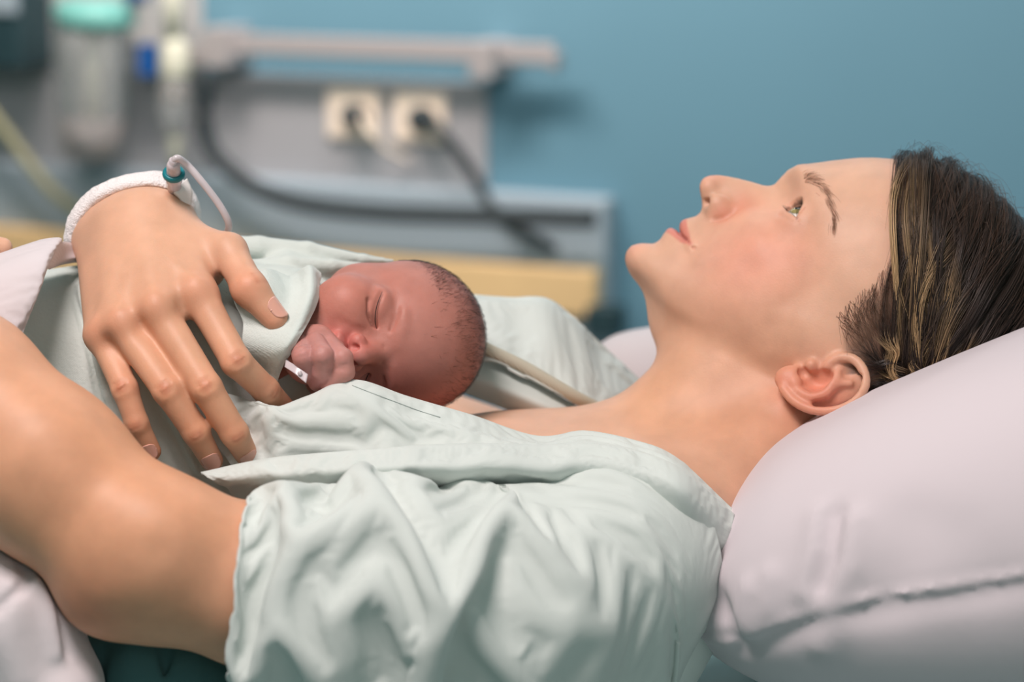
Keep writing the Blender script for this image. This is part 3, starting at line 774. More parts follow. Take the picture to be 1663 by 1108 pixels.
# ================================================================== cloth helpers
# ------------------------------------------------------------------ cloth settling on a grid (position based)
def settle(X, su, sv, pin, iters=260, bend=.12, grav=(0, -.98, -.2), g=.0006, collide=None, ref=None, damp=.92, bend2=.0):
    """X (m,n,3) grid; su, sv: how much longer than drawn the cloth is along columns / rows; pin: bool mask."""
    X = X.astype(f32).copy(); R0 = X if ref is None else ref.astype(f32)
    m, n, _ = X.shape
    inv = np.where(pin, 0, 1).astype(f32)[..., None]
    G = np.asarray(grav, f32) * f32(g)
    C = []
    def add(a, b, rest, k):
        wa, wb = inv[a], inv[b]; w = np.maximum(wa + wb, 1e-6)
        C.append((a, b, rest[..., None].astype(f32), wa / w * f32(k), wb / w * f32(k)))
    S = slice
    lenf = lambda a, b: ln(R0[a] - R0[b])
    def pairs(step, axis, scale, k):
        N = X.shape[axis]
        for par in range(2 * step):
            i = np.arange(par, N - step, 2 * step)
            if len(i) == 0: continue
            a = (i, S(None)) if axis == 0 else (S(None), i); b = (i + step, S(None)) if axis == 0 else (S(None), i + step)
            sc = scale[a] if scale.shape == (m, n) else scale
            add(a, b, lenf(a, b) * sc, k)
    pairs(1, 1, su, 1.0); pairs(1, 0, sv, 1.0)
    for pi in (0, 1):
        for pj in (0, 1):
            a = (S(pi, m - 1, 2), S(pj, n - 1, 2)); b = (S(pi + 1, m, 2), S(pj + 1, n, 2))
            sc = .5 * (su[a] + sv[a]); add(a, b, lenf(a, b) * sc, .6)
            a = (S(pi + 1, m, 2), S(pj, n - 1, 2)); b = (S(pi, m - 1, 2), S(pj + 1, n, 2))
            add(a, b, lenf(a, b) * sc, .6)
    pairs(2, 1, su, bend); pairs(2, 0, sv, bend)
    if bend2: pairs(5, 1, su, bend2); pairs(5, 0, sv, bend2)
    V = np.zeros_like(X)
    for it in range(iters):
        P0 = X.copy()
        X = X + (V * f32(damp) + G) * inv
        for a, b, r, wa, wb in C:
            d = X[b] - X[a]; L = np.sqrt(np.einsum('...i,...i->...', d, d))[..., None]
            d *= (1 - r / np.maximum(L, 1e-6))
            X[a] += d * wa; X[b] -= d * wb
        if collide is not None and it % 2 == 0: X = collide(X)
        V = np.clip(X - P0, -.2, .2)
    return X
def grid_faces(m, n, o=0):
    i = np.arange(m - 1)[:, None] * n + np.arange(n - 1)[None]
    return (np.stack([i, i + 1, i + n + 1, i + n], -1).reshape(-1, 4) + o)
def up2(X):
    """smooth 2x refinement of a grid"""
    def up(A):
        out = np.empty((2 * len(A) - 1,) + A.shape[1:], A.dtype); out[0::2] = A
        E = np.concatenate([2 * A[:1] - A[1:2], A, 2 * A[-1:] - A[-2:-1]])
        out[1::2] = (-E[:-3] + 9 * E[1:-2] + 9 * E[2:-1] - E[3:]) / 16
        return out
    return up(up(X).swapaxes(0, 1)).swapaxes(0, 1)
def thick(G, th=.2):
    m, n, _ = G.shape
    du = np.gradient(G, axis=1); dv = np.gradient(G, axis=0)
    N = np.cross(dv, du); N /= np.maximum(ln(N), 1e-9)[..., None]
    if N[..., 2].mean() < 0: N = -N
    V = np.concatenate([G.reshape(-1, 3), (G - N * th).reshape(-1, 3)])
    F = grid_faces(m, n); o = m * n
    rim = np.concatenate([np.arange(n), np.arange(1, m) * n + n - 1, (m - 1) * n + np.arange(n - 2, -1, -1), np.arange(m - 2, 0, -1) * n])
    r2 = np.roll(rim, -1)
    return V, np.concatenate([F[:, ::-1], F + o, np.stack([rim, rim + o, r2 + o, r2], -1)[:, ::-1]])
def sheet(rows, nu=40, nv=8, disp=None, th=.2, slack=None, iters=70, bend=.3, bend2=.12, g=.00008, edge=True, top=0):
    """A cloth panel through rows of (px, py, depth); optionally settled with some slack; closed, with thickness. -> V, quads"""
    R = [catmull(pts(r), 32) for r in rows]
    n = nu
    R = [np.stack([np.interp(np.linspace(0, 1, n), np.linspace(0, 1, len(r)), r[:, k]) for k in range(3)], 1) for r in R]
    G = catmull(np.array(R).reshape(len(R), -1), nv).reshape(-1, n, 3)
    m = len(G)
    G0 = G
    if disp is not None:
        du = np.gradient(G, axis=1); dv = np.gradient(G, axis=0)
        N = np.cross(dv, du); N /= np.maximum(ln(N), 1e-9)[..., None]
        if N[..., 2].mean() < 0: N = -N
        G = G + N * disp(G.reshape(-1, 3)).reshape(m, n)[..., None]
    if slack:
        pin = np.zeros((m, n), bool); pin[-1] = True; pin[0:top + 1] = True
        if edge: pin[:, 0] = True; pin[:, -1] = True
        o = np.ones((m, n))
        G = settle(G, o * slack[0], o * slack[1], pin, iters, bend, ref=G0, bend2=bend2, g=g)
    return thick(up2(G.astype(float)), th)
def noise3(P, s, seed=0):
    """cheap smooth noise: a sum of sines"""
    r = np.random.default_rng(seed); out = 0
    for k in range(7):
        d = r.normal(size=3); d /= np.linalg.norm(d); f = s * r.uniform(.6, 1.6)
        out = out + np.sin((P @ d.astype(f32)) * f32(f) + f32(r.uniform(0, 6.28)))
    return out / 7
# ================================================================== the baby: head, neck, trunk and arm in one surface
BC = np.array([.95, -.10, -.26]); BC /= np.linalg.norm(BC)
BA = np.array([.24, -.27, .93]); BA -= BC * (BA @ BC); BA /= np.linalg.norm(BA)
BL = np.cross(BA, BC); BL = BL if BL[1] > 0 else -BL
BM = np.stack([BA, BC, BL]); BO = p(613, 575, 6.8); BMf = BM.astype(f32)
def bw(a, c, l): return BO + np.array([a, c, l]) @ BM
LSLIT = catmull([(-1.25, -.05, 3.6), (-.85, -.28, 3.05), (-.66, -.38, 2.45), (-.7, -.3, 1.8), (-.8, -.12, 1.35)], 3)
def baby_head(P):
    q = (P - BO.astype(f32)) @ BMf.T
    qa = q.copy(); qa[:, 2] = np.abs(q[:, 2])
    d = ell(q, (-5.0, 3.0, 0), (5.5, 4.7, 4.75))
    d = smin(d, ell(q, (-4.2, 1.6, 0), (4.0, 3.6, 4.3)), 1.2)
    d = smin(d, ell(q, (-3.2, -1.8, 0), (2.9, 3.0, 3.2)), 1.5)
    d = smin(d, sph(qa, (-2.35, -1.75, 2.15), 2.05), 1.0)                 # cheeks
    d = smin(d, ell(q, (-1.7, -3.9, 0), (1.1, .9, 1.3)), 1.0)
    d = bump(qa, d, (-1.0, -.25, 2.4), (1.2, .8, 1.3), -.3)
    d = smin(d, ell(qa, (-1.68, .0, 2.4), (1.0, .88, 1.3)), .5)        # closed lids
    d = smin(d, cone(q, (-.35, .1, 0), (.6, -1.2, 0), .55, .68), .7)    # nose
    d = smin(d, sph(qa, (.22, -1.35, .74), .48), .3)
    d = smax(d, -ell(qa, (.78, -1.72, .46), (.3, .46, .24)), .1)
    d = ridge(qa, d, LSLIT, .13, -.3)     # lid slit
    d = ridge(qa, d, [(-.95, -.95, 3.0), (-.75, -.95, 2.3), (-.8, -.4, 1.4)], .16, -.2)
    d = ridge(qa, d, [(-.95, .85, 3.3), (-.55, .9, 2.5), (-.45, .7, 1.4)], .18, -.2)           # brow fold
    d = ridge(qa, d, [(-.5, 1.3, 2.8), (-.1, 1.35, 1.8), (.0, 1.15, .7)], .35, .12)
    d = ridge(q, d, [(.05, .35, -.55), (.1, .3, .55)], .1, -.07)
    d = ridge(q, d, [(-.1, .9, -.9), (-.05, 1.0, .2)], .14, -.08)
    d = ridge(q, d, [(-.5, 1.9, 2.4), (-.2, 1.95, 1.4), (-.15, 1.8, .5)], .16, -.07); d = ridge(q, d, [(-.1, 1.6, .6), (-.1, 1.7, -.6), (-.3, 1.6, -1.8)], .16, -.08)
    d = ridge(qa, d, [(-.2, -1.0, 1.3), (.0, -1.9, 1.5), (-.2, -2.7, 1.75)], .22, -.16)
    d = smin(d, ell(qa, (.0, -2.55, .0), (.5, .5, 1.1)), .5)             # mouth
    d = ridge(qa, d, [(.45, -2.75, 0), (.1, -2.8, 1.0)], .14, -.2)
    d = smin(d, ell(qa, (-4.8, -.4, 2.3), (2.4, 2.4, 2.1)), .8)
    return d
# the fist by its mouth
FIST = [([(486, 562, 9.2), (494, 580, 10.6), (499, 600, 10.0), (506, 612, 9.2)], [.7, .68, .6, .5]),
        ([(512, 558, 9.4), (524, 578, 11.0), (523, 604, 10.4), (514, 622, 9.4)], [.66, .66, .6, .5]),
        ([(536, 562, 9.0), (556, 582, 10.6), (558, 604, 10.4), (536, 624, 10.0)], [.6, .62, .66, .6])]
def baby_hand(P):
    d = ell(P, p(503, 578, 8.0), (1.5, 1.75, 1.6))
    d = smin(d, cone(P, p(500, 572, 8.0), p(470, 565, 6), 1.35, 1.3), .8)
    d = smin(d, cone(P, p(520, 552, 8.4), p(545, 568, 8.8), .8, .6), .6)
    for Q, R in FIST:
        d = smin(d, chain(P, pts(Q), R, .15), .1)
    for q, h in BHL: d = ridge(P, d, q, .08, h)
    return d
BHL = []
BHL = [(surf(baby_hand, q), h) for q, h in (([(534, 601), (546, 599)], -.16), ([(480, 566), (490, 560), (502, 557)], -.07), ([(481, 573), (492, 567), (505, 564)], -.08), ([(484, 581), (497, 577), (508, 577)], -.06), ([(489, 596), (500, 593), (508, 594)], -.06), ([(514, 572), (522, 570)], -.06), ([(552, 594), (564, 592)], -.06), ([(551, 600), (563, 599)], -.05), ([(516, 590), (530, 590)], -.05))]
def baby_sdf(P):
    d = smin(baby_head(P), cone(P, p(560, 575, 0), p(420, 560, -1), 2.6, 3.8), 1.2)
    d = smin(d, cone(P, p(420, 560, -1), p(150, 620, -3), 3.8, 4.2), 1.5)
    d = smin(d, cone(P, p(470, 565, 5.5), p(400, 600, 4.5), 1.3, 1.8), 1.0)
    return smin(d, baby_hand(P), .25)
def baby_tint(V):
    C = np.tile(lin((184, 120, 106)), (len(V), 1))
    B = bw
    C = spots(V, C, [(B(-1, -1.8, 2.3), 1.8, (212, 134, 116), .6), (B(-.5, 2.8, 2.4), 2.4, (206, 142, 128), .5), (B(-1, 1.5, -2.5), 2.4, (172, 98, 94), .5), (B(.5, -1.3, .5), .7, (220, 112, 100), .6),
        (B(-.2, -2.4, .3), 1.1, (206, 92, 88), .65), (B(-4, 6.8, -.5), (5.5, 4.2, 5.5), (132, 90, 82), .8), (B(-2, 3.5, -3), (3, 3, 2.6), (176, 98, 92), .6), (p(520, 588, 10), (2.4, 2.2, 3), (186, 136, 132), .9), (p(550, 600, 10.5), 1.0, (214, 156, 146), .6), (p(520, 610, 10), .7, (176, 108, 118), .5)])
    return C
def baby_hair():
    d = rng.normal(size=(70000, 3)); d /= ln(d)[:, None]
    c0 = np.array([-5.0, 3.0, 0]); R = np.array([5.5, 4.7, 4.75])
    q = c0 + d * R
    ok = (q[:, 1] > 4.2 + .9 * np.clip(q[:, 0] + 2.5, -3, 5) + rng.normal(0, 1.5, len(q))) | ((q[:, 2] > 3.9) & (q[:, 1] > 1.2 + rng.normal(0, .4, len(q)))) 
    q, d = q[ok][:12000], d[ok][:12000]
    n = len(q)
    g = np.array([-.75, .55, -.15]) + rng.normal(0, .22, (n, 3)); g -= d * (g * d).sum(1)[:, None] * .85; g /= ln(g)[:, None]
    L = rng.uniform(.25, .65, n)
    t = np.linspace(0, 1, 6)[None, :, None]
    Q = q[:, None] + g[:, None] * L[:, None, None] * t + d[:, None] * (.03 + .10 * t * (1 - t) + .02 * rng.random((n, 1, 1)) + .12 * (rng.random((n, 1, 1)) > .95) * t)
    pj = CRo(Q, c0, R)
    r = np.full((n, 6), 1.0) * (.0035 + .004 * rng.random(n))[:, None] * np.linspace(1, .6, 6)
    V, F, ix = strands(BO + pj @ BM, r)
    return V, F, np.tile(lin((66, 48, 42)), (len(V), 1))
def CRo(Q, c0, R):                     # keep hair just outside the skull
    x = (Q - c0) / R; k = np.maximum(ln(x), 1.006)
    return c0 + x / ln(x)[..., None] * k[..., None] * R
# ================================================================== swaddling blanket round the baby
def swaddle_base(P):
    d = cone(P, p(455, 560, .8), p(300, 590, .5), 5.0, 7.0)
    d = smin(d, cone(P, p(300, 590, .5), p(40, 640, -1.5), 7.0, 7.8), 2)
    d = smin(d, cone(P, p(330, 760, 2), p(120, 800, 2), 5.5, 6), 3)
    d = smin(d, chain(P, pts([(640, 424, -3.2), (590, 420, -3), (500, 408, -2.6), (420, 402, -2.4), (320, 404, -2.5)]), [.12, .3, .6, .72, .9], .3), .25)
    d = smin(d, cone(P, p(575, 452, -3.6), p(470, 462, -2), 1.0, 2.2), .4)
    d = smin(d, chain(P, pts([(600, 432, -1.8), (540, 431, -1.2), (470, 431, -.4), (400, 444, .6)]), [.2, .4, .62, .8], .3), .25)
    return d
def swaddle_sdf(P):
    d = swaddle_base(P)
    for Q, r, h in SWF: d = ridge(P, d, Q, r, h)
    d = d + f32(.05) * noise3(P, .9, 3).astype(f32)
    return smax(d, f32(.1) - np.minimum(np.minimum(torso_sdf(P), larm_sdf(P)), rarm_sdf(P)), .1)
SWF = []
SWF += [(surf(swaddle_base, q), r, h) for q, r, h in (
    ([(118, 470), (142, 545), (162, 640), (168, 690)], .3, -.55), ([(128, 470), (155, 545), (176, 640)], .45, .35), ([(60, 500), (120, 560), (160, 660)], 1.6, .25),
    ([(230, 600), (262, 680), (300, 760), (330, 800)], .45, -.5), ([(248, 600), (286, 690), (318, 765)], .4, .35), ([(270, 720), (300, 790), (345, 830)], .5, .4),
    ([(360, 520), (390, 590), (430, 650)], .7, -.7))]
COLLAR = [[(390, 462, 5.0), (430, 442, 4.6), (470, 448, 3.4), (498, 436, 3.2), (514, 446, 2.8)], [(386, 466, 6.6), (430, 440, 6.4), (472, 450, 4.8), (502, 435, 5.4), (519, 450, 4.2)],
          [(384, 488, 8.2), (430, 474, 8.8), (470, 480, 7.6), (502, 474, 8.0), (517, 480, 6.6)], [(396, 520, 9.0), (430, 520, 9.4), (462, 522, 9.6), (488, 516, 9.6), (504, 516, 8.8)],
          [(398, 560, 9.0), (424, 562, 9.6), (446, 564, 10.2), (466, 560, 10.6), (479, 556, 10.2)], [(402, 600, 7.8), (420, 604, 8.2), (434, 606, 8.6), (446, 604, 8.9), (456, 600, 8.9)], [(410, 640, 7), (422, 642, 7.4), (432, 642, 7.8), (440, 640, 8.0), (446, 636, 8.0)]]
# ================================================================== the mother's gown
PANEL = [[(345, 640, 7.6), (398, 654, 9.2), (440, 668, 10.2), (500, 650, 9.8), (575, 625, 9.2), (660, 650, 8.8), (760, 680, 8.2), (870, 712, 6.6), (950, 706, 6.6), (1030, 720, 8.2), (1100, 750, 10), (1190, 834, 9.5)],
         [(345, 634, 8.2), (398, 648, 9.8), (440, 663, 11.2), (500, 644, 11), (575, 618, 10.5), (660, 643, 10), (760, 672, 9.5), (870, 707, 8.2), (950, 700, 7.8), (1030, 714, 9.5), (1100, 744, 11), (1192, 828, 10.5)],
         [(345, 664, 8.8), (402, 669, 10.4), (445, 682, 11.9), (520, 668, 11.9), (600, 655, 11.8), (680, 672, 11.3), (770, 692, 10.8), (870, 714, 9.6), (950, 708, 9.3), (1030, 722, 10.8), (1100, 752, 12.3), (1192, 834, 11.2)],
         [(340, 705, 9.2), (406, 705, 10.4), (455, 714, 11.8), (540, 712, 12.0), (620, 703, 12.2), (700, 708, 12), (780, 712, 11.8), (870, 720, 11.2), (955, 712, 10.6), (1032, 728, 12), (1105, 758, 13.5), (1192, 842, 11.8)],
         [(370, 748, 10.2), (418, 750, 11.0), (460, 752, 11.8), (540, 750, 12.2), (620, 745, 12.8), (700, 745, 12.8), (785, 745, 12.8), (875, 745, 12.6), (955, 735, 12), (1034, 750, 13), (1108, 780, 14.2), (1190, 860, 12.4)],
         [(392, 786, 10.6), (424, 796, 11.0), (465, 800, 11.8), (540, 800, 12.2), (620, 800, 12.6), (700, 800, 12.8), (785, 800, 12.8), (875, 800, 12.8), (955, 790, 12.6), (1034, 800, 13.4), (1108, 830, 14.4), (1182, 894, 12.6)]]
BAND = [[(333, 772, 12.2), (430, 752, 12.8), (520, 743, 13.2), (620, 735, 13.2), (700, 730, 13.0), (790, 727, 12.6), (880, 728, 11.8), (960, 721, 11.2), (1035, 734, 12.4), (1110, 766, 13.8), (1192, 840, 11)],
        [(326, 767, 13.4), (430, 745, 14.0), (520, 736, 14.4), (620, 728, 14.5), (700, 722, 14.3), (790, 720, 13.6), (880, 723, 12.6), (960, 718, 11.9), (1035, 732, 12.9), (1110, 764, 14.3), (1194, 836, 12)],
        [(336, 775, 14.2), (436, 758, 15.0), (525, 751, 15.4), (620, 744, 15.5), (700, 739, 15.3), (790, 738, 14.8), (880, 742, 14.0), (960, 734, 13.2), (1035, 746, 13.9), (1110, 778, 15.2), (1192, 848, 12.6)],
        [(352, 786, 14.0), (442, 778, 15.0), (530, 775, 15.5), (620, 770, 15.8), (700, 766, 15.8), (790, 768, 15.3), (880, 772, 14.7), (960, 758, 14.1), (1035, 768, 14.8), (1110, 800, 16), (1188, 868, 13)],
        [(372, 797, 12.6), (446, 803, 12.6), (532, 806, 12.4), (620, 804, 12.2), (700, 806, 12.2), (790, 812, 12.0), (880, 818, 12.2), (960, 800, 13.2), (1035, 802, 14.4), (1110, 830, 15.6), (1182, 894, 13)],
        [(384, 836, 9), (448, 845, 9), (535, 855, 9), (620, 860, 9), (700, 862, 9), (790, 866, 9), (880, 868, 10), (960, 850, 11.5), (1035, 850, 13), (1110, 872, 14.5), (1170, 926, 12.4)]]
def front_disp(G):
    e = np.zeros(len(G))
    for L, r, h in FRF: e = e + h * np.exp(-polydist(G.astype(f32), L) / (r * r))
    return e + .035 * noise3(G, 1.1, 5)
FRF = [(catmull(pts(q), 4), r, h) for q, r, h in (
    ([(400, 663, 10.6), (440, 679, 11.8), (520, 690, 12.1), (600, 697, 12.2)], .3, -.55), ([(404, 678, 10.8), (450, 692, 12), (540, 703, 12.1), (640, 704, 12.2)], .34, .45), ([(408, 655, 10.6), (450, 668, 11.6), (520, 672, 12), (590, 680, 12)], .28, .3), ([(560, 624, 10.8), (620, 647, 10.8), (690, 670, 11)], .1, -.14),
    ([(410, 720, 11), (470, 724, 12), (560, 724, 12.4), (680, 716, 12.4)], .6, -.5), ([(495, 748, 15), (512, 772, 15.6), (522, 800, 14.5)], .3, -1.1), ([(478, 748, 15), (500, 772, 15.6), (508, 800, 14.5)], .3, .4), ([(530, 752, 15.4), (545, 785, 15.4)], .45, .3), ([(800, 785, 15), (850, 795, 14.8), (910, 795, 14.6)], .9, -.9), ([(1030, 715, 10), (1022, 735, 12.5), (1012, 760, 14.5)], .09, -.14),
    ([(540, 640, 11), (640, 680, 11.5), (760, 706, 11.4)], .5, .2), ([(620, 660, 11.4), (720, 690, 11.2), (820, 712, 10.6)], .4, -.18), ([(700, 750, 15.6), (800, 748, 15), (900, 750, 14)], .6, -.2))]
SLV = pts([(392, 968, 18.6), (600, 988, 18.2), (840, 990, 16.2), (1005, 905, 12.5), (1130, 872, 11)]); SLR = [5.45, 6.3, 6.0, 5.05, 3.0]
def sleeve_base(P):
    d = chain(P, SLV, SLR, 2.5)
    d = smin(d, cone(P, p(1000, 960, 11), p(900, 1150, 11), 5.2, 6.5), 3)
    return d
SLF = []
for q, h, rp, rn in (                 # photo crop coordinates, folded below
    ([(378, 480), (350, 590), (322, 700), (296, 800)], -1.0, .3, .45), ([(402, 490), (362, 620), (335, 750), (325, 900)], .65, .3, 1.1), ([(330, 500), (290, 600), (262, 720), (262, 860)], .45, .9, .4), ([(240, 610), (230, 700), (240, 810), (264, 960)], -.5, .22, .45), ([(195, 520), (185, 700), (190, 900)], .35, .9, .6),
    ([(430, 660), (470, 625), (540, 606), (612, 622), (672, 680), (722, 795)], 1.0, .24, 1.0), ([(465, 668), (530, 645), (600, 662), (652, 712), (705, 785)], -1.7, .48, .42), ([(455, 700), (540, 692), (620, 742), (720, 818), (800, 800)], .85, .9, .26),
    ([(572, 428), (568, 480), (578, 560)], 1.2, .2, 1.3), ([(520, 440), (535, 500), (560, 556)], -1.9, .75, .5), ([(618, 575), (645, 596), (668, 645)], -1.5, .26, .3), ([(590, 440), (655, 555), (705, 665), (760, 740), (815, 800)], .7, .35, 1.2), ([(600, 440), (720, 450), (860, 470)], .5, .9, .6),
    ([(812, 780), (820, 900), (800, 1020)], .8, .95, .25), ([(842, 850), (842, 960), (824, 1090)], -1.7, .55, .8), ([(700, 830), (760, 900), (790, 1000)], .4, .8, .8), ([(640, 780), (690, 860), (740, 940)], -.8, .35, .6),
    ([(1034, 592), (960, 682), (890, 762), (845, 815)], .75, .95, .22), ([(1038, 600), (1034, 720), (1022, 820)], -.4, .9, .28), ([(960, 740), (910, 800), (900, 860)], -.4, .5, .25), ([(756, 606), (780, 660), (812, 720)], -.5, .2, .3), ([(786, 612), (806, 650), (836, 700)], -.35, .16, .25), ([(815, 640), (835, 680), (860, 716)], -.3, .16, .25), ([(740, 590), (740, 660), (770, 730)], .35, .5, .25), ([(900, 850), (880, 900), (900, 960)], .35, .4, .5),
    ([(320, 875), (450, 900), (580, 922), (690, 985), (770, 1095)], .85, .3, .95), ([(420, 950), (520, 972), (610, 965)], -1.4, .6, .35), ([(205, 955), (268, 990), (318, 1016)], -1.3, .25, .4), ([(335, 965), (395, 1003), (430, 1010)], -.7, .22, .3), ([(322, 1022), (420, 1014), (520, 1026)], .6, 1.0, .25), ([(560, 1040), (660, 1040), (720, 1090)], -.8, .7, .7), ([(200, 1000), (240, 1050), (300, 1100)], .5, .6, .8),
    ([(1215, 846), (1160, 935), (1112, 1060)], -.8, .8, .26), ([(1180, 850), (1110, 950), (1060, 1080)], .4, .6, .5), ([(1305, 1020), (1262, 1080), (1240, 1110)], -.8, .7, .25), ([(1010, 850), (965, 960), (930, 1090)], -.6, .8, .3), ([(960, 880), (920, 980), (890, 1080)], .4, .5, .4), ([(1390, 590), (1300, 700)], -.45, 1.3, 1.3), ([(1080, 710), (1230, 790)], -.5, .8, 1.0), ([(1260, 440), (1180, 500), (1120, 540)], .4, .6, .9), ([(1450, 640), (1560, 760)], .3, 1.4, 1.4), ([(880, 560), (940, 600), (1000, 620)], .3, .7, .7)):
    q = catmull(surf(sleeve_base, [(300 + x / 2.022, 560 + y / 2.022) for x, y in q]), 3)
    SLF.append((q, float(ln(np.diff(q, axis=0)).sum()), h, rp, rn))
CUT = p(384, 960, 20)
def shoulder_sdf(P):                    # lining that closes the gown under the sleeve
    return smax(sleeve_base(P) + f32(1.5), f32(p(760, 0, 16)[0]) - P[:, 0], 1.0)
def sleeve_sdf(P):
    d = sleeve_base(P)
    for F_ in SLF: d = fold(P, d, *F_)
    d = d + f32(.04) * noise3(P, 1.3, 9).astype(f32) + f32(.018) * noise3(P, 4.0, 19).astype(f32)
    x = (P[:, 0] - f32(CUT[0])) + f32(.12) * np.sin(P[:, 1] * 1.3).astype(f32) - f32(.012) * (P[:, 1] - f32(CUT[1] + 1)) ** 2 * -1
    return smax(d * f32(.85), -x, .5)
def arm_push(X):
    P = X.reshape(-1, 3)
    d = chain(P, SL_IN, SL_INR, 0)
    e = .05
    m = d < .0
    if m.any():
        Q = P[m]; n = np.stack([chain(Q + np.eye(3, dtype=f32)[k] * f32(e), SL_IN, SL_INR, 0) - d[m] for k in range(3)], 1)
        n /= np.maximum(ln(n), 1e-6)[:, None]
        P = P.copy(); P[m] = Q - n * d[m][:, None]
    return P.reshape(X.shape)
SL_IN = np.concatenate([LARM[[3, 2, 1, 0]], pts([(1100, 872, 9)])]); SL_INR = [4.6, 4.6, 4.6, 4.5, 2.6]
def make_sleeve():
    ns, nph = 190, 120
    ax = catmull(SLV, 40); L = np.concatenate([[0], np.cumsum(ln(np.diff(ax, axis=0)))])
    s = np.linspace(0, L[-1], ns)
    c = np.stack([np.interp(s, L, ax[:, k]) for k in range(3)], 1)
    T = np.gradient(c, axis=0); T /= ln(T)[:, None]
    zc = np.array([0, 0, 1.0]); A_ = zc - T * (T @ zc)[:, None]; A_ /= ln(A_)[:, None]; B_ = np.cross(A_, T)       # A towards camera, B up/down
    if B_[0, 1] < 0: B_ = -B_
    ph = np.radians(np.linspace(128, -128, nph))
    D = np.cos(ph)[None, :, None] * A_[:, None] + np.sin(ph)[None, :, None] * B_[:, None]
    t = np.full((ns, nph), 3.0)
    for _ in range(40):                                     # onto the drawn sleeve
        P = (c[:, None] + D * t[..., None]).reshape(-1, 3).astype(f32)
        t -= np.clip(sleeve_base(P), -1, 1).reshape(ns, nph) * .8
    t = np.clip(t, 1, 9)
    X0 = c[:, None] + D * t[..., None]
    # seed the folds seen in the photo
    P = X0.reshape(-1, 3).astype(f32); d = np.zeros(len(P), f32)
    for Q, L_, h, rp, rn in SLF:
        r = max(.35, .5 * (rp + rn)); d = d - f32(SEED * np.clip(h, -.8, .8)) * np.exp(-polydist(P, Q) / f32(r * r))
    X = X0 - D * d.reshape(ns, nph)[..., None]
    X += .02 * noise3(X.reshape(-1, 3), 3, 2).reshape(ns, nph)[..., None] * D
    k = np.linspace(0, 1, ns)[:, None] * np.ones((1, nph))
    sv = np.interp(k, [0, .04, .1, .36, .5, .62, 1], [1.05, 1.16, 1.38, 1.34, 1.10, 1.01, 1.0])   # along the arm
    su = np.interp(k, [0, .05, .25, .5, .62, 1], [1.04, 1.08, 1.17, 1.08, 1.005, 1.0])
    pin = np.zeros((ns, nph), bool); pin[-1] = True; pin[:, 0] = True; pin[:, -1] = True
    pin[0, ::6] = True
    X = settle(X, su, sv, pin, ITERS, BEND, collide=arm_push, ref=X0, bend2=BEND2, g=GR)
    X = up2(X)
    return thick(X.astype(float), .16)
SEED, ITERS, BEND, BEND2, GR = 1.25, 140, .3, .22, .00010
BACKP = pts([(1120, 900, 9), (1060, 1010, 8.5), (985, 1130, 8)])
def back_sdf(P):
    return chain(P, BACKP, [2.2, 3.6, 4.6], 2) + f32(.12) * noise3(P, .8, 4).astype(f32)
# far side of the gown beyond the baby's head, with its rolled hem
FAR = [[(700, 470, -9), (770, 478, -9), (830, 482, -9.5), (885, 484, -10), (925, 510, -11), (985, 566, -13), (1050, 625, -15)],
       [(700, 480, -7.5), (775, 490, -7.2), (835, 496, -7.5), (885, 500, -8), (930, 530, -9), (985, 585, -11), (1045, 640, -13)],
       [(720, 530, -5), (790, 535, -4.6), (845, 545, -5), (895, 555, -5.5), (940, 585, -6.5), (985, 625, -8), (1030, 665, -10)],
       [(740, 565, -3.2), (800, 572, -2.6), (850, 592, -2.8), (895, 618, -3), (935, 640, -3.6), (970, 658, -5), (1010, 690, -7)],
       [(745, 590, -2.6), (800, 588, -2.0), (845, 606, -2), (888, 630, -2.2), (925, 650, -2.8), (958, 668, -4), (990, 700, -6)]]
INNER = [[(730, 560, -4.5), (790, 580, -4), (840, 602, -3.8), (885, 628, -4), (925, 652, -4.6), (965, 672, -5.6)], [(740, 590, -2.6), (790, 602, -2.2), (840, 622, -2.2), (885, 646, -2.4), (925, 666, -3), (960, 684, -4)],
         [(740, 610, -2.0), (786, 622, -1.6), (832, 640, -1.5), (878, 660, -1.8), (915, 676, -2.4), (950, 692, -3.4)], [(742, 634, -2.6), (784, 650, -2.6), (830, 668, -2.8), (875, 690, -3), (912, 706, -3.4), (945, 720, -4.4)]]
def pillow2_sdf(P):
    d = chain(P, pts([(930, 700, -24), (1040, 640, -25), (1180, 600, -26)]), [3.2, 4.2, 4.6], 2.5)
    return smax(d + f32(.12) * noise3(P, .7, 17).astype(f32), f32(.15) - pillow_base(P), .3)
# white sheet corner left of the hand
SHEETC = [[(-60, 446, 4), (0, 424, 4), (50, 404, 4), (86, 397, 3.8), (98, 398, 3.6)], [(-60, 440, 7), (0, 417, 7), (52, 398, 7), (88, 391, 6.8), (100, 393, 6.4)], [(-60, 462, 9.6), (0, 440, 9.6), (44, 424, 9.6), (72, 420, 9.5), (82, 424, 9.2)],
          [(-60, 500, 10.6), (-4, 482, 10.8), (32, 472, 10.8), (56, 472, 10.7), (64, 474, 10.4)], [(-60, 550, 11), (-6, 532, 11.2), (16, 528, 11.2), (30, 538, 11.1), (38, 540, 10.8)], [(-60, 600, 11), (-10, 580, 11), (6, 574, 11), (16, 580, 10.9), (24, 582, 10.6)]]
SHEETB = [[(92, 396, 6.2), (112, 398, 3.2), (140, 408, .0)], [(96, 392, 6.6), (114, 394, 3.8), (142, 402, .6)], [(92, 404, 7.4), (112, 404, 4.6), (142, 410, 1.4)], [(78, 432, 8.8), (100, 424, 6.0), (142, 416, 2.6)], [(80, 438, 7.6), (102, 430, 4.8), (142, 424, 1.6)]]
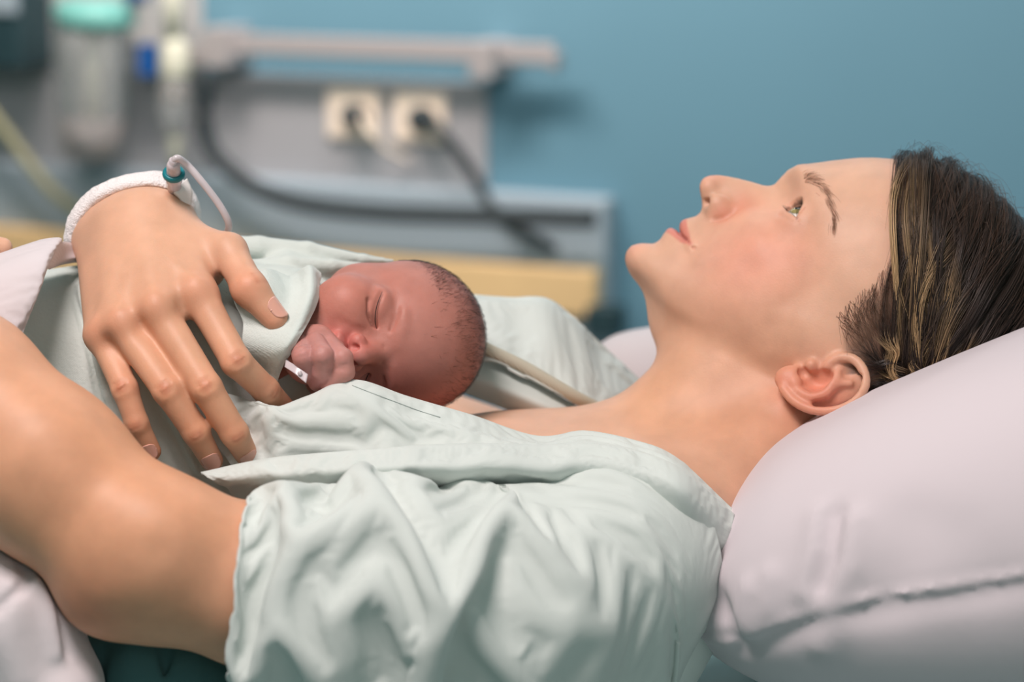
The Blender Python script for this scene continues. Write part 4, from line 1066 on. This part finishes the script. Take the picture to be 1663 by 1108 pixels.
# ================================================================== pillow
PE = np.array([math.cos(math.radians(10.5)), math.sin(math.radians(10.5)), 0]); PN = np.array([-PE[1], PE[0], 0])
PCN = p(1240, 1022, 25) + PE * 28.5; PCN[2] = -6
PCUT = p(1163, 872, 16)
PM = np.stack([PE, PN, [0, 0, 1]]).astype(f32)
def pillow_base(P):
    q = (P - PCN.astype(f32)) @ PM.T
    x, y, z = q[:, 0] / f32(32), q[:, 1], q[:, 2] / f32(32)
    T = np.where(y > 0, f32(13), f32(12))
    ax, az, ay = np.abs(x), np.abs(z), np.abs(y) / T
    g = ay ** 2 + ax ** 1.9 + az ** 5
    gr = np.sqrt((2 * ay / T) ** 2 + (1.9 * ax ** .9 / 32) ** 2 + (5 * az ** 4 / 32) ** 2) + 1e-3
    d = (g - 1) / gr
    d = np.clip(d, -6, 60) * f32(.8)
    return smax(d, -((P - PCUT.astype(f32)) @ np.array([.92, -.39, 0], f32)), 2.5)
PLF = [(surf(pillow_base, q), r, h) for q, r, h in (
    ([(1128, 1012), (1150, 1036), (1190, 1046), (1215, 1030), (1240, 1021), (1330, 990), (1420, 972), (1500, 960), (1663, 935)], .3, .28), ([(1200, 1058), (1245, 1038), (1335, 1006), (1500, 977), (1660, 952)], .8, -.25),
    ([(1356, 840), (1350, 900), (1335, 950)], .7, -.5), ([(1385, 850), (1375, 920), (1350, 965)], .9, .35), ([(1330, 840), (1325, 900), (1310, 960)], .9, .3), ([(1165, 980), (1185, 1010), (1195, 1035)], .8, -.7), ([(1140, 985), (1130, 1020)], .8, .5), ([(1215, 960), (1205, 1000), (1195, 1030)], .8, .4), ([(1250, 940), (1245, 990), (1225, 1022)], .8, .3), ([(1480, 850), (1470, 900), (1440, 960)], 1.6, -.25), ([(1350, 1010), (1340, 1050)], 1.0, .35), ([(1560, 870), (1600, 930)], 1.8, -.2))]
PDENT = hw(-9.8, 3.2, 0)
def pillow_sdf(P):
    d = pillow_base(P)
    for Q, r, h in PLF: d = ridge(P, d, Q, r, h)
    d = smax(d, -(ell(P, PDENT, (10.0, 9.6, 8.2), HM)), 1.2)
    d = smax(d, -cone(P, p(1240, 660, 0), p(1110, 830, 0), 6.3, 7.4), 1.0)
    return d + f32(.05) * noise3(P, .35, 12).astype(f32)
# ================================================================== placing everything
M_SKIN = mat('skin', tint=True, rough=.48, sss=.22, spec=.35, bump_=[('noise', 900, .12)], vary=(55, .07))
M_BABY = mat('baby_skin', tint=True, rough=.5, sss=.25, spec=.35, bump_=[('noise', 700, .15)], vary=(90, .07))
M_HAIR = mat('hair', tint=True, rough=.4, spec=.5)
M_CAP = mat('hair_root', (38, 30, 26), .85)
M_CAPH = mat('brow_hair', (136, 100, 78), .7)
M_EYE = mat('eyeball', tint=True, rough=.06, spec=.6)
M_GOWN = mat('gown_cotton', (206, 213, 209), .85, spec=.2, sheen=.15, sss=.0, bump_=[('X', 900, .12), ('Z', 900, .12), ('noise', 120, .2)], vary=(25, .03))
M_SWAD = mat('swaddle_cotton', (204, 212, 207), .9, spec=.15, sheen=.2, bump_=[('DIAGONAL', 480, .09), ('noise', 500, .4)], vary=(40, .04))
M_HEM = mat('hem_tape', (196, 190, 172), .9, spec=.15, bump_=[('DIAGONAL', 300, .5)])
M_WHITE = mat('white_cotton', (212, 204, 207), .85, spec=.2, sheen=.15, bump_=[('X', 800, .12), ('noise', 90, .25)])
M_PILL = mat('lilac_cotton', (212, 202, 207), .85, spec=.2, sheen=.1, bump_=[('X', 1000, .1), ('noise', 60, .2)])
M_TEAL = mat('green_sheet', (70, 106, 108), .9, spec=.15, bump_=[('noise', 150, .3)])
def place(name, f, lo, hi, h, m, tint=None, it=0, parent=None, **props):
    t = time.time(); V, Q = net(f, lo, hi, h)
    if it: V = relax(V, Q, it)
    print('NET', name, len(V), len(Q), round(time.time() - t, 1))
    return mesh_obj(name, V, Q, m, parent, tint(V) if tint else None, **props)
# ---- mother
mother = empty('person', to_world(p(800, 960, 0)) * np.array([1, 1, 0]) + np.array([0, 0, .74]), label='woman in a pale green hospital gown lying back, gazing upwards', category='person')
body = place('body', body_sdf, (-50, -27, -34), (36, 17, 27), .125, M_SKIN, body_tint)
g = np.array([.88, .30, .37]); g /= np.linalg.norm(g)
eyes = [eyeball(hw(EYE[0], EYE[1], s * EYE[2]), EYER, g @ HM, (150, 138, 88), None, M_EYE, None) for s in (1, -1)]
V, F, C = make_hair()
hair = mesh_obj('hair', V, F, M_HAIR, None, C, label='dark brown hair with golden streaks, tied back')
cap = place('hair_cap', scalp_sdf, (14, -14, -11), (37, 17, 12), .25, M_CAP)
VP, FP_ = sheet(PANEL, 180, 13, front_disp, slack=(1.016, 1.03), top=15)
gf = mesh_obj('hospital_gown', VP, FP_, M_GOWN, label='pale green hospital gown')
gbd = mesh_obj('chest_fold', *sheet(BAND, 170, 10, front_disp, slack=(1.015, 1.02), top=12), M_GOWN)
V, F = make_sleeve(); gs = mesh_obj('sleeve', V, F, M_GOWN, label='short sleeve bunched up in folds')
gsh = place('lining', shoulder_sdf, (-6, -32, -2), (16, -4, 27), .3, M_GOWN)
gb = place('back_panel', back_sdf, (0, -30, 2), (16, -8, 14), .25, M_GOWN)
gfar = mesh_obj('far_side', *sheet(FAR, 70, 12, lambda G: .08 * noise3(G, .8, 2), slack=(1.02, 1.02)), M_GOWN)
gin = mesh_obj('facing', *sheet(INNER, 60, 8), M_GOWN)
V, F = tubes([catmull(pts([(745, 545, -3), (800, 572, -2.2), (850, 596, -2.3), (895, 622, -2.5), (935, 645, -3.1), (972, 664, -4.4)]), 6)], .42, 10)
hem = mesh_obj('hem', V, F, M_HEM, label='beige rolled hem')
from mathutils.bvhtree import BVHTree
def ray_on(V, F, L, lift=.03):
    T = BVHTree.FromPolygons([tuple(v) for v in V], [tuple(map(int, f)) for f in F])
    out = []
    for x, y in L:
        d = Vector(p(x, y, 0) - CAM).normalized(); h = T.ray_cast(Vector(CAM), d)
        if h[0] is not None: out.append(np.array(h[0]) - np.array(d) * lift)
    return np.array(out)
M_SEAM = mat('seam_thread', (158, 168, 164), .9)
seams = []
for L in ([(572, 626), (600, 637), (640, 652), (680, 667), (715, 678)], ):
    V, F = tubes([ray_on(VP, FP_, catmull(L, 6))], 0.026, 5); seams.append(mesh_obj('seam', V, F, M_SEAM))
V, F, Ct = None, None, None
brow = [mesh_obj('eyebrow', *strands(*b)[:2], M_CAPH) for b in brow_strands()]
lash = [mesh_obj('eyelashes', *strands(*b)[:2], M_CAP) for b in lash_strands()]
M_NAIL = mat('nail', (230, 168, 150), .22, spec=.5, sss=.15)
nails = [mesh_obj('fingernail', *thick(nail_mesh(k), .05), M_NAIL) for k in FJ]
adopt(mother, body, hair, gf, *nails, *brow, *lash, *eyes)
for k in (gbd, gs, gsh, gb, gfar, gin, hem, *seams): k.parent = gf
cap.parent = hair
# ---- baby
baby = empty('person', to_world(p(420, 620, 0)), label='sleeping newborn baby on the woman\'s chest, one fist by its face', category='person')
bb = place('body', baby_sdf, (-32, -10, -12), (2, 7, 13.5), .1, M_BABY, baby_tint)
V, F, C = baby_hair(); bh = mesh_obj('hair', V, F, M_HAIR, None, C, label='short dark newborn hair')
ls = np.array([BO + (np.array([a + .03, c, s * l])) @ BM for s in (1, -1) for a, c, l in LSLIT]).reshape(2, -1, 3)
rl = np.full(ls.shape[:2], .03) * np.interp(np.linspace(0, 1, ls.shape[1]), [0, .2, .8, 1], [.3, 1, 1, .4])
bl = [mesh_obj('eyelashes', *strands(l_[None], r_[None], 5)[:2], M_CAP) for l_, r_ in zip(ls, rl)]
adopt(baby, bb, bh, *bl)
sw = place('swaddle', swaddle_sdf, (-46, -16, -14), (0, 8, 13), .16, M_SWAD)
co = mesh_obj('collar_fold', *sheet(COLLAR, 40, 9, lambda G: .05 * noise3(G, 1.5, 8), slack=(1.05, 1.03), edge=False), M_SWAD)
swad = empty('swaddling_blanket', to_world(p(250, 640, 0)), label='pale green textured swaddling blanket wrapped around the baby', category='blanket')
adopt(swad, sw, co)
# ---- bedding
pil = place('pillow', pillow_sdf, (2, -30, -42), (70, 8, 30), .3, M_PILL, label='plump lilac pillow under the woman\'s head', category='pillow')
shb = mesh_obj('folded_back_hem', *sheet(SHEETB, 20, 8), M_WHITE)
shc = mesh_obj('bed_sheet', *sheet(SHEETC, 44, 9, lambda G: .05 * noise3(G, .9, 6), slack=(1.03, 1.03)), M_WHITE, label='white sheet corner with folded hem, left of the swaddled baby', category='sheet')
adopt(shc, shb)
pl2 = place('pillow', pillow2_sdf, (0, -16, -34), (26, 8, -16), .3, M_WHITE, label='white pillow edge beyond the woman\'s throat', category='pillow')
# ---- dressing on the wrist, drip line, name tag
RING = catmull(pts([(113, 388, 3.0), (121, 354, 3.6), (148, 320, 4), (185, 300, 4.2), (225, 291, 4.2), (263, 291, 4), (294, 309, 3.6), (308, 340, 2.8), (300, 385, .5), (250, 420, -1.5), (170, 425, -1.5), (125, 412, 1.0), (113, 388, 3.0)]), 4)
RING2 = RING + np.array([0, .1, -1.3])
RING3 = RING + (p(212, 388, 3) - RING) * np.array([.1, .1, 0]) + np.array([0, 0, .55])
def dress_sdf(P):
    d = smin(np.sqrt(polydist(P, RING)) - f32(.4), np.sqrt(polydist(P, RING2)) - f32(.45), .9)
    d = smin(d, np.sqrt(polydist(P, RING3)) - f32(.3), .5)
    d = d + f32(.06) * noise3(P, 9, 21).astype(f32)
    return smax(d, f32(.02) - np.minimum(hand_sdf(P), rarm_sdf(P)), .05)
M_TERRY = mat('terry', (238, 232, 232), .95, spec=.1, sheen=.3, bump_=[('voronoi', 900, .6)])
place('wrist_dressing', dress_sdf, (-35, -2, -5), (-17, 13, 6), .12, M_TERRY, label='white terry dressing wrapped round the wrist of the hand on the baby', category='bandage')
M_PLAS = mat('clear_plastic', (236, 226, 230), .25, spec=.5, trans=.35)
M_TEALP = mat('teal_plastic', (20, 120, 130), .3, spec=.5)
M_TAPE = mat('white_tape', (240, 236, 234), .7, spec=.3, bump_=[('noise', 200, .3)])
iv = empty('drip_catheter', to_world(p(285, 310, 5)), label='drip catheter with teal ring and clear tube on the wrist', category='catheter')
def tube_obj(name, L, r, m, sides=16, n=6, world=False, **k):
    V, F = tubes([catmull(L, n)], r, sides)
    return mesh_obj(name, V, F, m, None, None, True, world, **k)
def ring_obj(name, c, ax, R, r, m, **k):
    ax = np.asarray(ax, float); ax /= np.linalg.norm(ax); x = np.cross(ax, [0, 1, .3]); x /= np.linalg.norm(x); y = np.cross(ax, x)
    A, B = np.meshgrid(np.arange(40) * math.tau / 40, np.arange(12) * math.tau / 12, indexing='ij')
    V = np.asarray(c) + ((R + r * np.cos(B))[..., None] * (np.cos(A)[..., None] * x + np.sin(A)[..., None] * y) + (r * 1.5 * np.sin(B))[..., None] * ax)
    i = np.arange(40)[:, None]; j = np.arange(12)[None]
    F = np.stack([i * 12 + j, (i + 1) % 40 * 12 + j, (i + 1) % 40 * 12 + (j + 1) % 12, i * 12 + (j + 1) % 12], -1).reshape(-1, 4)
    return mesh_obj(name, V.reshape(-1, 3), F, m, None, None, **k)
axv = p(281, 262, 6.8) - p(283, 306, 5.0)
def lathe(name, c0, c1, prof, m, sides=24, **k):
    """prof: list of (t along c0->c1, radius)"""
    L = np.array([np.asarray(c0) + (np.asarray(c1) - np.asarray(c0)) * t for t, _ in prof]); R = [np.array([r for _, r in prof])]
    ax = np.asarray(c1) - np.asarray(c0); ax = ax / np.linalg.norm(ax)
    ref = np.array([0, 0, 1.0]) if abs(ax[2]) < .8 else np.array([1.0, 0, 0])
    x = np.cross(ax, ref); x /= np.linalg.norm(x); y = np.cross(ax, x); n = len(prof); a = np.arange(sides) * math.tau / sides
    V = (L[:, None] + R[0][:, None, None] * (np.cos(a)[None, :, None] * x + np.sin(a)[None, :, None] * y)).reshape(-1, 3)
    F = [[i * sides + j, i * sides + (j + 1) % sides, (i + 1) * sides + (j + 1) % sides, (i + 1) * sides + j] for i in range(n - 1) for j in range(sides)]
    F += [list(range(sides))[::-1], list(range((n - 1) * sides, n * sides))]
    return mesh_obj(name, V, F, m, None, None, k.pop('smooth', True), **k)
c0, c1 = p(284, 312, 4.9), p(281, 264, 7.8)
adopt(iv, lathe('hub', c0, c1, [(0, .3), (.05, .42), (.35, .42), (.4, .5), (.55, .5), (.58, .44), (.9, .4), (1, .3)], M_PLAS),
      ring_obj('ring', c0 + (c1 - c0) * .62, axv, .54, .15, M_TEALP, label='teal ring'),
      lathe('cap', c0 + (c1 - c0) * .6, c0 + (c1 - c0) * 1.08, [(0, .42), (.5, .42), (.6, .3), (1, .24)], M_PLAS),
      tube_obj('tube', pts([(281, 264, 7.8), (288, 257, 8.0), (304, 268, 7.2), (326, 293, 7.0), (353, 328, 6.6), (369, 356, 6.2), (371, 372, 5.6), (364, 381, 4.8), (348, 388, 4.0)]), .22, M_PLAS),
      mesh_obj('wing', *sheet([[(268, 296, 5.0), (284, 304, 5.6), (304, 290, 5.2)], [(272, 306, 5.0), (286, 314, 5.7), (312, 310, 5.0)], [(284, 318, 4.8), (294, 326, 5.4), (310, 334, 4.8)]], 10, 5, lambda G: .08 * noise3(G, 6, 1), .06), M_TAPE))
tag = empty('name_tag', to_world(p(478, 602, 9.5)), label='clear plastic clip of a name band on the baby\'s wrist', category='name tag')
adopt(tag, mesh_obj('clip', *sheet([[(464, 584, 10.2), (482, 595, 10.8), (500, 608, 11.0)], [(462, 596, 10.4), (479, 607, 11.0), (497, 622, 11.2)]], 10, 4, None, .14), M_PLAS),
      tube_obj('band', pts([(470, 592, 10.2), (463, 580, 9.4), (462, 565, 8.4), (468, 552, 7.2)]), .1, M_PLAS),
      lathe('stud', p(487, 606, 10.9), p(487, 606, 11.2), [(0, .14), (.8, .14), (1, .1)], M_PLAS))
# ---- sheets low in the picture, mattress, bed
def lowsheet_sdf(P):
    d = chain(P, pts([(-80, 960, 17), (20, 1010, 18), (70, 1120, 18)]), [4.2, 3.2, 3.4], 1.5)
    d = smin(d, ell(P, p(110, 1125, 19.5), (1.6, 1.3, 2)), .8)
    for Q, r, h in LSF: d = ridge(P, d, Q, r, h)
    return smax(d, f32(.1) - larm_sdf(P), .1)
LSF = []
LSF = [(surf(lowsheet_sdf, q), r, h) for q, r, h in (([(40, 920), (48, 935), (30, 960), (0, 990)], .4, -.5), ([(62, 945), (85, 1000), (95, 1060)], .5, .5), ([(80, 960), (96, 1010), (105, 1060)], .4, -.4), ([(20, 960), (10, 1040), (30, 1100)], .9, .4))]
place('crumpled_sheet', lowsheet_sdf, (-45, -28, 8), (-20, -8, 26), .2, M_WHITE, label='crumpled white sheet under the bent elbow in front', category='sheet')
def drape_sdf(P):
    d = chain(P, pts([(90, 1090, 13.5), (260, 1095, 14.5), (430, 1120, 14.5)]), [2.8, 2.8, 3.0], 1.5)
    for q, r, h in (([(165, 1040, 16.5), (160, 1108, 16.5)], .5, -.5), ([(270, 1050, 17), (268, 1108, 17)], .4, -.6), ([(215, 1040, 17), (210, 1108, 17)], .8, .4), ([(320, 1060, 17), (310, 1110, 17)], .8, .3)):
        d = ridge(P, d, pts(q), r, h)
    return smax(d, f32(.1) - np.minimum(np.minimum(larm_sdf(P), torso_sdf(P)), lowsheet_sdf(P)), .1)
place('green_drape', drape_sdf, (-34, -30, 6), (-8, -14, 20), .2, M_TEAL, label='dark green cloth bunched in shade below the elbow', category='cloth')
def solid(name, boxes, m, parent=None, bev=.004, **props):
    """boxes in room metres: (x0,x1,y0,y1,z0,z1), optional frame applied by caller; bevelled"""
    import bmesh
    bm = bmesh.new()
    for b in boxes:
        r = bmesh.ops.create_cube(bm, size=1)['verts']
        for v in r: v.co = Vector(((b[0] + b[1]) / 2 + v.co.x * (b[1] - b[0]), (b[2] + b[3]) / 2 + v.co.y * (b[3] - b[2]), (b[4] + b[5]) / 2 + v.co.z * (b[5] - b[4])))
    if bev: bmesh.ops.bevel(bm, geom=bm.edges[:], offset=bev, segments=3, affect='EDGES', profile=.5)
    me = bpy.data.meshes.new(name); bm.to_mesh(me); bm.free(); me.materials.append(m)
    return link(bpy.data.objects.new(name, me), parent, **props)
M_MATT = mat('mattress_cover', (150, 176, 176), .85, spec=.2, bump_=[('noise', 40, .3)])
M_STEEL = mat('painted_steel', (205, 208, 206), .4, metal=.2)
bedz = .70
bed = empty('hospital_bed', (0, .05, 0), label='hospital bed with padded mattress the woman lies on', category='bed')
parts_ = [solid('mattress', [(-1.25, .95, -.42, .50, bedz - .13, bedz)], M_MATT, bev=.03), solid('bed_frame', [(-1.28, .98, -.44, .52, bedz - .2, bedz - .13)], M_STEEL, bev=.008)]
for sx in (-1.2, .9):
    for sy in (-.4, .46): parts_.append(solid('leg', [(sx - .025, sx + .025, sy - .025, sy + .025, 0, bedz - .2)], M_STEEL))
adopt(bed, *parts_)
# ---- the room behind, out of focus
AL = math.radians(23)
WE = np.array([math.cos(AL), -math.sin(AL), 0]); WN = np.array([-math.sin(AL), -math.cos(AL), 0])
WP0 = to_world([0, 0, D0 - 380])
CAMW = to_world([0, 0, D0])
def wl(px, py, off=0.0):             # pixel -> (along the wall, height) on a plane 'off' metres in front of the wall
    d = to_world(p(px, py, 0)) - CAMW
    t = ((WP0 + WN * off - CAMW) @ WN) / (d @ WN)
    q = CAMW + d * t - WP0
    return float(q @ WE), float((CAMW + d * t)[2])
WROT = math.atan2(WE[1], WE[0])
def on_wall(o):                      # local x along the wall, -y out of it, z up
    o.location = (WP0[0], WP0[1], 0); o.rotation_euler = (0, 0, WROT); return o
def wpt(px, py, off):
    s, z = wl(px, py, off); return np.array([s, -off, z])
def wbox(px0, py0, px1, py1, o0, o1):
    s0, _ = wl(px0, (py0 + py1) / 2, o1); s1, _ = wl(px1, (py0 + py1) / 2, o1); m = (px0 + px1) / 2
    _, z1 = wl(m, py0, o1); _, z0 = wl(m, py1, o1)
    return (s0, s1, -o1, -o0, z0, z1)
def wthing(name, label, cat, at, **k):
    o = empty(name, (0, 0, 0), label=label, category=cat, **k)
    b = np.array([WP0[0], WP0[1], 0]) + WE * at[0] - WN * at[1] + np.array([0, 0, at[2]])
    o.location = b; o.rotation_euler = (0, 0, WROT); o['_at'] = list(map(float, at))
    return o
def wadopt(root, *kids):
    at = Vector(root['_at'])
    for k in kids:
        k.parent = root; k.matrix_parent_inverse = Matrix.Identity(4); k.location = -at
def fin(root): del root['_at']
def wtube(name, L, r, m, sides=14, n=8, **k):
    V, F = tubes([catmull(np.array([wpt(*q) for q in L]), n)], r, sides)
    return mesh_obj(name, V, F, m, None, None, True, True, **k)
M_WALL = mat('wall_paint', (104, 146, 164), .45, spec=.4, bump_=[('noise', 30, .1)], vary=(1.5, .03))
M_FLOOR = mat('floor_vinyl', (120, 128, 128), .5, spec=.4, vary=(12, .05))
on_wall(solid('wall_back', [(-4, 4, 0, .1, 0, 2.9)], M_WALL, bev=0, kind='structure'))
solid('floor', [(-4, 4, -3, 5, -.05, 0)], M_FLOOR, bev=0, kind='structure')
M_RAIL = mat('rail_metal', (186, 180, 180), .35, metal=.3)
M_DARKR = mat('dark_rubber', (44, 54, 58), .6)
M_CREAM = mat('cream_plastic', (246, 232, 214), .4)
M_WOOD = mat('beech', (232, 198, 146), .5, vary=(8, .08), bump_=[('noise', 20, .1)])
M_PANEL = mat('panel_grey', (156, 172, 182), .6, spec=.2)
M_GLASS = mat('jar_plastic', (226, 230, 230), .25, trans=.75, spec=.4)
M_TEALL = mat('teal_lid', (118, 186, 178), .4)
M_BLUE = mat('blue_plastic', (24, 88, 160), .4)
M_WHITEP = mat('white_plastic', (204, 206, 188), .4)
M_BROWN = mat('amber', (96, 76, 44), .4)
# grey service panel under the rail
sp = on_wall(solid('trim_1', [wbox(-300, 112, 790, 300, 0, .008)], mat('service_grey', (166, 168, 172), .5, spec=.3), bev=.003, kind='structure'))
sp2 = on_wall(solid('added_trim', [wbox(-300, -120, 326, 110, 0, .008)], mat('added_trim_pale', (176, 178, 178), .5, spec=.3), bev=.003, kind='structure'))  # pale panel added so the dark wall behind the jar looks brighter
# equipment rail
b = wbox(335, 62, 898, 96, .05, .065)
rail = wthing('equipment_rail', 'pale metal equipment rail fixed along the blue wall', 'rail', (b[0], -.05, b[4]))
wadopt(rail, solid('bar', [b], M_RAIL, bev=.003), solid('bracket', [wbox(760, 68, 800, 128, 0, .085)], M_RAIL, bev=.004), solid('bracket', [wbox(330, 45, 370, 110, 0, .085)], M_RAIL, bev=.004), solid('end_stop', [wbox(890, 84, 902, 114, .04, .075)], M_RAIL))
fin(rail)
# sockets with plugs and cords
for i, (x0, y0, cord, lab) in enumerate(((530, 144, [(585, 187, .05), (600, 215, .07), (625, 240, .05), (665, 262, .02)], 'cream wall socket with dark plug, farther left of the two'), (638, 149, [(690, 187, .05), (722, 220, .08), (752, 258, .07), (778, 300, .05), (800, 335, .05), (845, 372, .06), (900, 405, .08)], 'cream wall socket whose plug trails a dark cord down right'))):
    b = wbox(x0, y0, x0 + 84, y0 + 82, .008, .02)
    so = wthing('wall_socket', lab, 'socket', ((b[0] + b[1]) / 2, -.009, b[4]), group='two wall sockets')
    c = wpt(x0 + 53, y0 + 41, .02)
    wadopt(so, solid('plate', [b], M_CREAM, bev=.004),
           lathe('socket_ring', c + [0, .002, 0], c + [0, -.006, 0], [(0, .022), (.8, .022), (1, .02)], M_CREAM, world=True), )
    fin(so)
    pg = wthing('plug', ('dark plug with short cord in the left socket', 'grey-black plug with long cord in the right socket')[i], 'plug', (c[0], c[1], c[2] - .02))
    wadopt(pg, lathe('plug_body', c + [0, -.006, 0], c + [0, -.05, -.004], [(0, .022), (.5, .022), (.8, .016), (1, .009)], M_DARKR, world=True), wtube('cord', cord, 0.009 if i else .004, M_DARKR if i else M_CREAM))
    fin(pg)
# black hose sagging below the rail
V, F = tubes([catmull(np.array([wpt(*q) for q in [(336, 118, .1), (330, 190, .1), (345, 245, .1), (400, 296, .1), (480, 328, .1), (600, 344, .1), (750, 350, .1), (880, 353, .1), (965, 356, .1)]]), 8)], .0145, 14)
hose = on_wall(mesh_obj('rubber_hose', V, F, M_DARKR, None, None, True, True, label='thick dark rubber hose sagging below the rail', category='hose'))
# flow meter on its down pipe
c = wpt(284, 225, .1)
fm = wthing('flow_meter', 'white oxygen flow meter with amber float on a vertical pipe', 'flow meter', tuple(c))
def wl_lathe(name, q0, q1, prof, m): return lathe(name, wpt(*q0), wpt(*q1), prof, m, world=True)
wadopt(fm, wl_lathe('pipe', (281, -60, .1), (281, 75, .1), [(0, .016), (1, .016)], M_WHITEP), wl_lathe('valve_body', (284, 60, .1), (284, 130, .1), [(0, .012), (.2, .024), (.8, .028), (1, .024)], M_WHITEP),
       wl_lathe('sight_tube', (284, 125, .1), (284, 215, .1), [(0, .02), (.1, .028), (.8, .03), (1, .018)], M_GLASS), wl_lathe('float', (283, 140, .1), (283, 165, .1), [(0, .012), (.5, .02), (1, .012)], M_BROWN), wl_lathe('outlet', (284, 213, .1), (284, 275, .1), [(0, .014), (.4, .010), (1, .009)], M_WHITEP))
fin(fm)
# suction jar with teal lid
c = wpt(150, 255, .12)
jar = wthing('suction_jar', 'clear suction jar with a teal lid and blue knob', 'jar', tuple(c))
wadopt(jar, wl_lathe('jar_body', (148, 42, .12), (148, 255, .12), [(0, .062), (.05, .064), (.8, .058), (.95, .05), (1, .03)], M_GLASS), wl_lathe('lid', (155, 2, .12), (155, 44, .12), [(0, .06), (.15, .072), (.8, .072), (1, .066)], M_TEALL),
       wl_lathe('knob', (222, -28, .12), (222, 4, .12), [(0, .02), (.2, .024), (1, .02)], M_BLUE), wl_lathe('inner_tube', (150, 44, .12), (150, 200, .12), [(0, .012), (1, .012)], M_WHITEP), wl_lathe('liquid', (148, 190, .12), (148, 250, .12), [(0, .054), (.7, .05), (1, .03)], mat('jar_liquid', (206, 190, 186), .3)))
fin(jar)
jb = wthing('jar_clamp', 'grey clamp holding the jar to the rail', 'clamp', tuple(wpt(330, 100, .02)))
wadopt(jb, solid('arm', [wbox(215, 75, 345, 95, .03, .06)], M_RAIL, bev=.003), solid('blue_clip', [wbox(222, 72, 246, 125, .06, .09)], M_BLUE, bev=.004)); fin(jb)
M_DTEAL = mat('dark_teal_plastic', (38, 62, 68), .5)
db = wthing('equipment_box', 'dark equipment box mounted high at far left', 'box', tuple(wpt(0, 120, .1)))
wadopt(db, solid('box_body', [wbox(-160, -80, 30, 112, .012, .12)], M_DTEAL, bev=.01), solid('front_panel', [wbox(-150, -70, 26, 20, .12, .125)], M_PANEL, bev=.002)); fin(db)
V, F = tubes([catmull(np.array([wpt(*q) for q in [(-40, 150, .1), (10, 215, .1), (45, 262, .1), (85, 310, .1), (130, 345, .1)]]), 8)], .010, 12)
on_wall(mesh_obj('drain_tube', V, F, mat('yellow_tube', (150, 150, 118), .5), None, None, True, True, label='yellowish drain tube slanting down at far left', category='tube'))
# trunking panel with a wooden bumper board
b = wbox(-300, 286, 984, 520, .0, .05)
tr = wthing('wall_trunking', 'low grey-blue trunking panel with a wooden bumper board, behind the baby', 'trunking', (b[0], -.001, b[4]))
b2 = wbox(-300, 394, 966, 466, .05, .085)
wadopt(tr, solid('panel', [b], M_PANEL, bev=.008), solid('bumper_board', [b2], M_WOOD, bev=.006, label='beech bumper board'), solid('corner_foot', [wbox(950, 500, 1000, 548, .05, .1)], M_DTEAL, bev=.004)); fin(tr)
print('TOTAL', round(time.time() - T00, 1))
